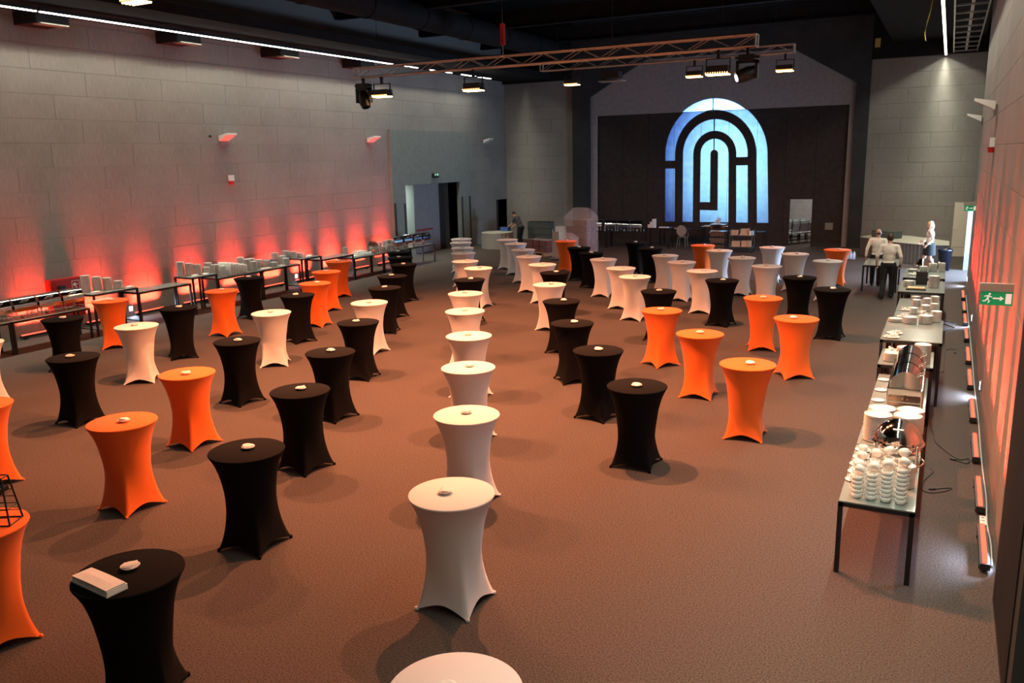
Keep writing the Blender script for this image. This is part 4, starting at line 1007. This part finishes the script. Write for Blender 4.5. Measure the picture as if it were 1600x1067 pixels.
# ------------------------------------------------------------------ back of the hall: black tables, cartons, trolley, chairs
def bare(x0, x1, y0, y1, h, lb): return buffet(x0, x1, y0, y1, h, lb, 'dark tables before the partition', 'steel_glossy', False)
M['steel_glossy'] = principled('black_gloss_top', (.03, .03, .032), .12, spec=.6)
bare(-15.3, -13.6, 35.6, 36.3, LOW, 'black glossy table with kraft cartons before dark partition')
bare(-13.58, -11.9, 35.6, 36.3, LOW, 'black glossy table carrying closed chafing dishes before dark partition')
bare(-11.85, -10.75, 35.9, 36.6, MID, 'taller black table with stepped white display before partition')
bare(-11.6, -9.75, 37.2, 37.9, LOW, 'black glossy table behind the transparent chair')
bare(-9.65, -8.75, 37.0, 37.7, MID, 'taller black table between partition and stacked steel pans')
bare(-8.5, -6.8, 36.5, 37.2, LOW, 'black glossy table behind the steel trolley')
for i, (x, z) in enumerate([(-15.05, .76), (-14.72, .76), (-14.88, 1.0)]):
    t = thing('carton', 'small kraft carton on black table, '+['left lower', 'right lower', 'stacked on top'][i].replace('left lower', 'lower one by wall boards').replace('right lower', 'lower one by chafing dishes'), 'box', (x, 35.95, z+.001))
    MB().box(-.155, .155, -.14, .14, 0, .23).build('body', 'carton', t); MB().box(-.155, .155, -.02, .02, .23, .232).build('tape', 'food', t)
for i, x in enumerate([-14.15, -13.45, -12.85, -12.25]):
    o = place(ch, chs, (x, 35.95, .761), R(90), 'chrome roll-top chafing dish before dark partition, %s from kraft cartons' % ORD[i], 'roll-top chafing dishes before the partition')
for i, (x, y, z) in enumerate([(-11.62, 36.2, MID), (-9.0, 37.3, MID)]):
    t = thing('step_display', 'white stepped display stand on taller black table ' + ['by chafing dishes', 'behind stacked steel pans'][i], 'display', (x, y, z+.001))
    for k in range(3): MB().box(-.18+k*.1, -.08+k*.1+.02, -.12, .12, 0, .13+k*.12).build('step', 'white_plastic', t)
for i, (x, y, w, d, z) in enumerate([(-11.1, 36.25, .4, .3, MID), (-10.9, 37.5, .25, .2, LOW), (-9.4, 37.35, .35, .25, MID)]):
    tag(MB().box(x-w/2, x+w/2, y-d/2, y+d/2, z+.001, z+.03).build('flat_box', 'carton' if i == 1 else 'white_plastic'), ['flat pale box on taller black table beside stepped display', 'small brown packet on table behind transparent chair', 'flat pale box beside the stepped display above steel pans'][i], 'box')
# stacked steel pans
for k in range(4):
    t = thing('steel_pan', 'chrome buffet pan with handles, %s from the bottom of the stack' % ORD[k], 'pan', (-8.55, 35.75, .002+k*.29), 0, 'stacked chrome buffet pans')
    MB().box(-.30, .30, -.19, .19, .06, .24).build('body', 'chrome', t); MB().box(-.33, .33, -.22, .22, .24, .265).build('rim', 'chrome', t)
    for s in (-1, 1): MB().curve_tube([(s*.30, -.08, .17), (s*.37, -.08, .18), (s*.37, .08, .18), (s*.30, .08, .17)], .012, 6).build('handle', 'chrome', t)
    lg = MB().box(-.015, .015, -.015, .015, 0, .06).mesh('leg', 'chrome')
    for sx in (-1, 1):
        for sy in (-1, 1): link('leg', lg, t, (sx*.26, sy*.15, 0))
# trolley
t = thing('serving_trolley', 'steel two-shelf serving trolley loaded with cartons', 'trolley', (-7.5, 35.55, 0))
for sx in (-1, 1):
    for sy in (-1, 1):
        MB().cyl((sx*.45, sy*.25, .1), (sx*.45, sy*.25, .92), .014, n=8).build('post', 'chrome', t)
        MB().cyl((sx*.45-.015, sy*.25, .05), (sx*.45+.015, sy*.25, .05), .05, n=14).build('wheel', 'cable', t)
for z in (.22, .70): MB().box(-.46, .46, -.26, .26, z, z+.02).build('shelf', 'steel', t)
for s in (-1, 1): MB().curve_tube([(s*.45, -.25, .9), (s*.45, -.25, .94), (s*.45, .25, .94), (s*.45, .25, .9)], .014, 8).build('handle', 'chrome', t)
for i, (x, z, w, h) in enumerate([(-.28, .722, .15, .19), (.12, .722, .17, .26), (-.22, .242, .18, .22), (.2, .242, .2, .24), (.38, .722, .07, .17)]):
    tag(MB().box(-7.5+x-w, -7.5+x+w*.9, 35.4, 35.7, z, z+h).build('carton', 'carton' if i != 4 else 'white_plastic'), 'carton on the trolley, '+['upper shelf beside steel pans', 'tallest on upper shelf', 'lower shelf beside steel pans', 'broad one on lower shelf', 'small pale one on upper shelf'][i], 'box', 'cartons on the trolley')
# transparent chair
t = thing('transparent_chair', 'clear acrylic chair with oval back before the arch picture', 'chair', (-10.42, 36.85, 0))
MB().lathe([(0, .44), (.22, .44), (.235, .452), (.22, .465), (0, .465)], 24).build('seat', 'clear', t)
bk = MB(); ov = [(.22*math.cos(2*PI*k/24), -.20-.04*math.sin(2*PI*k/24), .74+.24*math.sin(2*PI*k/24)) for k in range(25)]
bk.curve_tube(ov, .018, 8).build('back_frame', 'clear', t)
MB().prism([(.20*math.cos(2*PI*k/24), .74+.22*math.sin(2*PI*k/24)) for k in range(24)], 'y', -.215, -.207).build('back_panel', 'clear', t)
for sx in (-1, 1):
    for sy in (-1, 1): MB().cyl((sx*.16, sy*.16, .44), (sx*.20, sy*.21, 0), .018, .012, 8).build('leg', 'clear', t)
    MB().curve_tube([(sx*.22, -.2, .70), (sx*.25, .0, .68), (sx*.23, .14, .60), (sx*.2, .17, .45)], .014, 8).build('armrest', 'clear', t)
# chairs in the store
def make_chair():
    t = thing('stacking_chair', 'chair', 'chair')
    MB().box(-.22, .22, -.22, .22, .43, .49).build('seat', 'chair_grey', t)
    MB().prism([(-.20, .52), (-.16, .52), (-.245, .92), (-.285, .92)], 'x', -.21, .21).build('backrest', 'chair_grey', t)
    for sx in (-1, 1):
        MB().cyl((sx*.20, .2, 0), (sx*.20, .2, .43), .012, n=6).build('leg', 'steel_black', t); MB().cyl((sx*.22, -.19, 0), (sx*.22, -.19, .5), .012, n=6).build('leg', 'steel_black', t)
        MB().cyl((sx*.22, -.19, .5), (sx*.22, -.26, .90), .012, n=6).build('back_post', 'steel_black', t)
    return t
cr, crs = make_chair(), []
for r_ in range(3):
    for k in range(6):
        place(cr, crs, (-6.12+k*.27-r_*.76, 39.36+k*.46+r_*.44, 0), R(60), 'grey padded chair in the store, row %s, %s from the partition' % (['one', 'two', 'three'][r_], ORD[k]), 'rows of grey chairs in the store')
# skirted buffets
def skirted(poly, h, label, mat, top, amp=.022, per=.16):
    c = (sum(p[0] for p in poly)/len(poly), sum(p[1] for p in poly)/len(poly))
    t = thing('skirted_table', label, 'table', (c[0], c[1], 0))
    pts = []; n = len(poly)
    for i in range(n):
        a, b = Vector((*poly[i], 0)), Vector((*poly[(i+1) % n], 0)); L = (b-a).length; d = (b-a)/L; nn = Vector((d.y, -d.x, 0))
        m = max(2, int(L/per*4))
        for k in range(m):
            p = a+d*(L*k/m); off = amp*math.sin(2*PI*(L*k/m)/per); pts.append((p+nn*off)-Vector((*c, 0)))
    N = len(pts); vs = [(p.x, p.y, .015) for p in pts]+[(p.x*.985, p.y*.985, h-.03) for p in pts]
    MB().add(vs, [(i, (i+1) % N, N+(i+1) % N, N+i) for i in range(N)], True).build('skirting', mat, t)
    MB().prism([((p[0]-c[0])*1.01, (p[1]-c[1])*1.01) for p in poly], 'z', h-.03, h).build('top', top, t)
    return t
skirted([(-2.9, 35.55), (-1.65, 33.85), (-.62, 33.05), (.20, 33.1), (.20, 34.5), (-1.1, 36.2), (-2.3, 36.9)], .75, 'long buffet with grey pleated skirting and pale top beyond the carried table', 'skirt', 'cloth')
skirted([(-18.42+.72*math.cos(2*PI*k/20), 34.15+.72*math.sin(2*PI*k/20)) for k in range(20)], .75, 'round table with grey and white pleated skirting beside bending man', 'skirt_light', 'cloth', .05, .226)
for k in range(3):
    t = thing('crate', 'dark flat crate on the skirted buffet, %s from bottom of the stack' % ORD[k], 'crate', (-1.95, 35.3, .752+k*.09), R(-40), 'dark crates on the skirted buffet')
    MB().box(-.55, .55, -.2, .2, 0, .085).build('body', 'crate_grey', t); MB().box(-.56, .56, -.21, .21, .07, .086).build('rim', 'crate_grey', t)
t = thing('glass_pack', 'shiny wrapped pack of water bottles on floor by dark pier', 'bottles', (-3.15, 34.3, 0))
for k in range(8): MB().lathe([(0, 0), (.05, 0), (.05, .2), (.02, .26), (.02, .29), (0, .29)], 10, (-.16+(k % 4)*.11, -.06+(k//4)*.11, 0)).build('bottle', 'glass_tumbler', t)
t = thing('waste_bin', 'dark tapered waste bin at the end of skirted buffet', 'bin', (.10, 31.9, 0))
MB().lathe([(0, 0), (.17, 0), (.22, .68), (.235, .69), (.235, .72), (.21, .72), (.16, .03), (0, .03)], 20).build('body', 'bin', t)
MB().lathe([(.215, .66), (.242, .66), (.242, .725), (.215, .725), (.215, .66)], 20, caps=False).build('rim', 'bin', t)
t = thing('crate', 'blue plastic crate on the round skirted table', 'crate', (-18.3, 34.75, .752)); MB().box(-.2, .2, -.14, .14, 0, .2).build('body', 'crate_blue', t); MB().box(-.21, .21, -.15, .15, .18, .2).build('rim', 'crate_blue', t)
for k in range(4):
    t = thing('crate', 'dark stacking crate behind bending man, %s from floor' % ORD[k], 'crate', (-17.0, 35.9, .001+k*.28), 0, 'dark crates behind the bending man')
    MB().box(-.6, .6, -.2, .2, 0, .27).build('body', 'crate_grey', t); MB().box(-.62, .62, -.22, .22, .23, .27).build('rim', 'crate_grey', t)
tag(MB().box(-15.75, -15.25, 34.8, 35.2, 0, 1.0).build('white_carton', 'white_plastic'), 'tall white carton behind the wrapped crates', 'box')
t = thing('rubbish_bag', 'yellow bag on the end of crate pallet', 'bag', (-16.1, 33.0, .0))
bm_ = MB().lathe([(0, 0), (.17, .0), (.21, .15), (.19, .35), (.06, .5), (.09, .58), (0, .58)], 14); bm_.build('sack', 'yellow', t); MB().lathe([(.065, .49), (.08, .5), (.065, .51)], 12, caps=False).build('tie', 'napkin', t)

# pallets with crates of bottles, partly in stretch film
def pallet(x, y, rz, label):
    t = thing('pallet', label, 'pallet', (x, y, 0), rz)
    for k in range(5): MB().box(-.6, .6, -.4+k*.18, -.31+k*.18, .12, .144).build('deck_board', 'wood', t)
    for sx in (-.52, 0, .52): MB().box(sx-.07, sx+.07, -.4, .41, .0, .12).build('bearer', 'wood', t)
pallet(-15.3, 32.3, R(-20), 'wooden pallet under the low row of bottle crates')
pallet(-13.9, 33.4, R(-20), 'wooden pallet under the tall stack of bottle crates')
def make_crate():
    t = thing('bottle_crate', 'crate', 'crate')
    MB().box(-.2, .2, -.15, .15, 0, .06).box(-.2, .2, -.15, -.135, .06, .24).box(-.2, .2, .135, .15, .06, .24).box(-.2, -.185, -.15, .15, .06, .24).box(.185, .2, -.15, .15, .06, .24).build('body', 'crate', t)
    bt = MB().lathe([(0, .06), (.034, .06), (.034, .18), (.014, .225), (.014, .245), (0, .245)], 8).mesh('bottle', 'glass_tumbler')
    cp = MB().lathe([(0, .243), (.017, .243), (.017, .258), (0, .258)], 8).mesh('cap', 'bottle_cap')
    for i in range(4):
        for j in range(3):
            b = link('bottle', bt, t, (-.14+i*.093, -.09+j*.09, 0)); link('cap', cp, b)
    return t
bc, bcs = make_crate(), []
c20, s20 = math.cos(R(-20)), math.sin(R(-20))
def on_pallet(px, py, u, v): return (px+u*c20-v*s20, py+u*s20+v*c20)
for lay in range(2):
    for u in (-.41, 0, .41):
        for v in (-.16, .16):
            q = on_pallet(-15.3, 32.3, u, v); place(bc, bcs, (q[0], q[1], .146+lay*.26), R(-20), 'bottle crate in %s layer of low pallet, %s of its %s row' % (['lower', 'upper'][lay], ORD[int(round((u+.41)/.41))], 'front' if v < 0 else 'rear'), 'crates on the low pallet')
for lay in range(5):
    for u in (-.41, 0, .41):
        for v in (-.16, .16):
            if lay == 4 and u < 0: continue
            q = on_pallet(-13.9, 33.4, u, v); place(bc, bcs, (q[0], q[1], .146+lay*.26), R(-20), 'bottle crate in %s layer of film-wrapped pallet, %s of its %s row' % (ORD[lay], ORD[int(round((u+.41)/.41))], 'front' if v < 0 else 'rear'), 'crates on the tall pallet')
def film(px, py, h, ux, vy, label, top, seed, z0=.15):
    t = thing('stretch_film', label, 'film', (px, py, 0), R(-20)); rr = random.Random(seed)
    n, m = 40, 10; vs = []
    for j in range(m+1):
        f = j/m
        for i in range(n):
            a = 2*PI*i/n; ca, sa = math.cos(a), math.sin(a); q = (abs(ca)**6+abs(sa)**6)**(-1/6)
            k = 1.0 if f < .80 else 1-(f-.80)/.20*(1-top)
            w = 1+rr.uniform(-.015, .02)
            vs.append((ux*ca*q*k*w, vy*sa*q*k*w, z0+f*h))
    MB().add(vs, [(j*n+i, j*n+(i+1) % n, (j+1)*n+(i+1) % n, (j+1)*n+i) for j in range(m) for i in range(n)], True).build('wrap', 'film', t)
    return t
film(-13.9, 33.4, 1.8, .72, .43, 'clear stretch film wrapped round the tall crate stack', .45, 1)
t = film(-13.75, 31.6, 1.05, .42, .30, 'crumpled heap of clear film around a wrapped bundle on floor', .35, 2, .0)
t = thing('hand_truck', 'small grey hand truck leaning before wrapped crates', 'hand truck', (-13.95, 30.85, 0), R(-10))
MB().box(-.16, .16, -.02, .0, .12, 1.15).build('panel', 'grey_plastic', t); MB().box(-.17, .17, -.2, .0, .06, .09).build('toe_plate', 'steel', t)
for s in (-1, 1):
    MB().cyl((s*.17, 0, .08), (s*.17, .03, 1.25), .014, n=8).build('rail', 'steel', t); MB().cyl((s*.15, .05, .07), (s*.19, .05, .07), .07, n=14).build('wheel', 'red_paint', t)

# ------------------------------------------------------------------ people
def remesh(mb, name, mat, parent, vox):
    me = mb.mesh(name, mat); tmp = bpy.data.objects.new('tmp', me); COL.objects.link(tmp)
    r = tmp.modifiers.new('r', 'REMESH'); r.mode = 'VOXEL'; r.voxel_size = vox; r.use_smooth_shade = True
    s = tmp.modifiers.new('s', 'SMOOTH'); s.factor = .5; s.iterations = 3
    dg = bpy.context.evaluated_depsgraph_get(); ev = tmp.evaluated_get(dg)
    out = bpy.data.meshes.new_from_object(ev); out.name = name; out.materials.clear(); out.materials.append(M[mat])
    bpy.data.objects.remove(tmp)
    for p in out.polygons: p.use_smooth = True
    return link(name, out, parent)
def person(loc, rz, label, J, h, sex='m', top='shirt', bottom='trousers', hair='hair_dark', bald=False, long_sleeve=True, skirt=False, shoes='shoe'):
    """J: joints in a frame facing +Y, z up, for a 1.75 m figure"""
    t = thing('person', label, 'person', loc, rz); k = h/1.75; t.scale = (k, k, k)
    V = Vector; b = MB()
    pel, chest, neck, head = V(J['pelvis']), V(J['chest']), V(J['neck']), V(J['head'])
    up = (neck-pel).normalized(); fw = V(J.get('face', (0, 1, 0))).normalized(); rt_ = fw.cross(V((0, 0, 1))).normalized(); hu = rt_.cross(fw)
    wsh = .19 if sex == 'm' else .165
    side = V(J.get('side', (1, 0, 0)))
    def torso(mb, g):
        mb.ball(pel, (.165+g, .115+g, .13+g), 16, 10); mb.ball(pel.lerp(chest, .5), (.145+g, .105+g, .17+g), 16, 10)
        mb.ball(chest, (.168+g, .115+g, .17+g), 16, 10); c2 = chest.lerp(neck, .6)
        mb.capsule(c2-side*(wsh-.03), c2+side*(wsh-.03), .062+g, .062+g)
    torso(b, 0)
    b.capsule(chest.lerp(neck, .7), neck+up*.04, .062, .056); b.capsule(neck, head-V((0, 0, .05)), .055, .05)
    ax = (rt_, fw, hu)
    b.ball(head+hu*.015, (.076, .095, .112), 18, 12, 0, ax); b.ball(head-hu*.055+fw*.02, (.056, .070, .062), 14, 10, 0, ax)
    b.capsule(head+fw*.090-hu*.0, head+fw*.108-hu*.03, .010, .015, 8)                         # nose
    b.ball(head+fw*.088-hu*.066, (.026, .012, .010), 10, 8, 0, ax)                             # mouth
    for s in (-1, 1): b.ball(head+rt_*s*.078-hu*.01-fw*.005, (.012, .022, .034), 8, 8, 0, ax)  # ears
    for s, n in ((-1, 'l'), (1, 'r')):
        sh, el, wr_ = V(J['sh'+n]), V(J['el'+n]), V(J['wr'+n])
        b.capsule(sh, el, .052, .042); b.capsule(el, wr_, .042, .028)
        d = (wr_-el).normalized(); a = V(J.get('palm'+n, (0, 1, 0))); a = (a-d*a.dot(d)).normalized(); c = d.cross(a)
        pm = wr_+d*.05; b.ball(pm, (.040, .018, .055), 12, 8, 0, (a, c, d))
        cu = c*(1 if n == 'l' else -1)
        for q, (o_, ln) in enumerate([(-.030, .058), (-.010, .070), (.010, .066), (.029, .050)]):
            p0 = pm+a*o_+d*.045; p1 = p0+d*ln*.5+cu*.014; p2 = p1+d*ln*.28+cu*.030
            b.capsule(p0, p1, .0095, .009, 8); b.capsule(p1, p2, .009, .008, 8)
        p0 = pm+a*.032-d*.02; p1 = p0+a*.028+d*.03+cu*.01; b.capsule(p0, p1, .012, .011, 8); b.capsule(p1, p1+d*.03+cu*.012, .011, .009, 8)
        hp, kn, an = V(J['hip'+n]), V(J['kn'+n]), V(J['an'+n])
        b.capsule(hp, kn, .088, .056); b.capsule(kn, an, .055, .038); b.ball(kn.lerp(an, .3)-V((0, .012, 0)), (.044, .050, .10), 12, 8)
        b.capsule(an, an+V((0, .13, -.045))*1.0, .036, .03)
    body = remesh(b, 'body', 'skin', t, .010)
    ey = MB()
    for s in (-1, 1): ey.ball(head+fw*.086+rt_*s*.032+hu*.012, .009, 8, 6)
    ey.build('eyes', 'eye', t)['kind'] = 'stuff'
    s_ = MB(); torso(s_, .014)
    s_.capsule(chest.lerp(neck, .75), neck-up*.005, .078, .066)
    for n in 'lr':
        sh, el, wr_ = V(J['sh'+n]), V(J['el'+n]), V(J['wr'+n])
        if long_sleeve: s_.capsule(sh, el, .061, .052); s_.capsule(el, el.lerp(wr_, .88), .052, .040)
        else: s_.capsule(sh, sh.lerp(el, .6), .072, .062)
    remesh(s_, 'shirt', top, t, .014)
    p_ = MB(); p_.ball(pel-up*.02, (.188, .138, .125), 16, 10)
    if skirt:
        p_.lathe([(.15, .08), (.185, -.02), (.20, -.2), (.205, -.36), (.0, -.36)], 20, (pel.x, pel.y, pel.z))
    else:
        for n in 'lr': hp, kn, an = V(J['hip'+n]), V(J['kn'+n]), V(J['an'+n]); p_.capsule(hp, kn, .110, .086); p_.capsule(kn, an+V((0, 0, .01)), .086, .066)
    remesh(p_, 'skirt' if skirt else 'trousers', bottom, t, .014)
    for n in 'lr':
        an = V(J['an'+n]); f = MB(); f.ball(an+V((0, .06, -.045)), (.046, .135, .042), 14, 8); f.ball(an+V((0, -.02, -.02)), (.045, .055, .06), 12, 8)
        f.build('shoe', shoes, t)
    hr = MB()
    if bald: hr.ball(head+hu*.0-fw*.030, (.079, .080, .050), 18, 10, 0, ax)
    else: hr.ball(head+hu*.035-fw*.022, (.083, .092, .105), 18, 12, 0, ax)
    if sex == 'f': hr.ball(head-fw*.075-hu*.06, (.062, .055, .14), 14, 10, 0, ax)
    remesh(hr, 'hair', hair, t, .012)
    return t
walk = dict(pelvis=(0, 0, .96), chest=(0, .0, 1.30), neck=(0, .01, 1.49), head=(0, .03, 1.63), shl=(-.20, 0, 1.42), shr=(.20, 0, 1.42),
            ell=(-.29, -.06, 1.16), elr=(.29, -.06, 1.16), wrl=(-.30, .08, .94), wrr=(.30, .08, .94), hipl=(-.095, 0, .93), hipr=(.095, 0, .93),
            knl=(-.10, -.02, .50), knr=(.11, .12, .51), anl=(-.10, -.22, .11), anr=(.11, .12, .085))
person((-1.29, 25.24, 0), 0, 'man in white shirt and black trousers carrying the near end of black table', walk, 1.80)
w2 = dict(walk); w2.update(wrl=(-.30, -.14, .94), wrr=(.30, -.14, .94), ell=(-.28, -.12, 1.16), elr=(.28, -.12, 1.16), knl=(-.10, .10, .51), anl=(-.10, .10, .085), knr=(.10, -.02, .5), anr=(.10, -.2, .11))
person((-1.74, 27.45, 0), 0, 'bald man in white shirt carrying the far end of black table', w2, 1.74, hair='hair_dark', bald=True)
buffet(-1.98, -1.06, 25.52, 27.12, .76, 'black framed glass table carried between two men in white shirts', None, 'frosted', False).location = (-1.52, 26.36, .13)
lady = dict(walk); lady.update(ell=(-.24, -.08, 1.18), elr=(.24, .05, 1.18), wrl=(-.24, .08, .98), wrr=(.22, .22, 1.05), knl=(-.09, .14, .52), anl=(-.09, .20, .10), knr=(.09, -.04, .5), anr=(.09, -.24, .13))
person((-.38, 31.1, 0), R(90), 'blond woman in white blouse and dark skirt walking past skirted buffet', lady, 1.72, 'f', 'shirt', 'trousers', 'hair_blond', skirt=True)
bend = dict(pelvis=(0, -.08, .95), chest=(0, .10, 1.25), neck=(0, .21, 1.42), head=(0, .31, 1.53), face=(0, .8, -.6), shl=(-.19, .17, 1.36), shr=(.19, .17, 1.36),
            ell=(-.22, .26, 1.10), elr=(.22, .26, 1.10), wrl=(-.18, .46, 1.0), wrr=(.18, .46, .98), hipl=(-.095, -.06, .92), hipr=(.095, -.06, .92),
            knl=(-.10, .0, .50), knr=(.10, .02, .50), anl=(-.10, -.05, .085), anr=(.10, -.02, .085))
person((-17.45, 34.55, 0), R(82), 'dark haired man in grey t-shirt bending towards round skirted table', bend, 1.76, 'm', 'tshirt', 'trousers', 'hair_dark', long_sleeve=False)
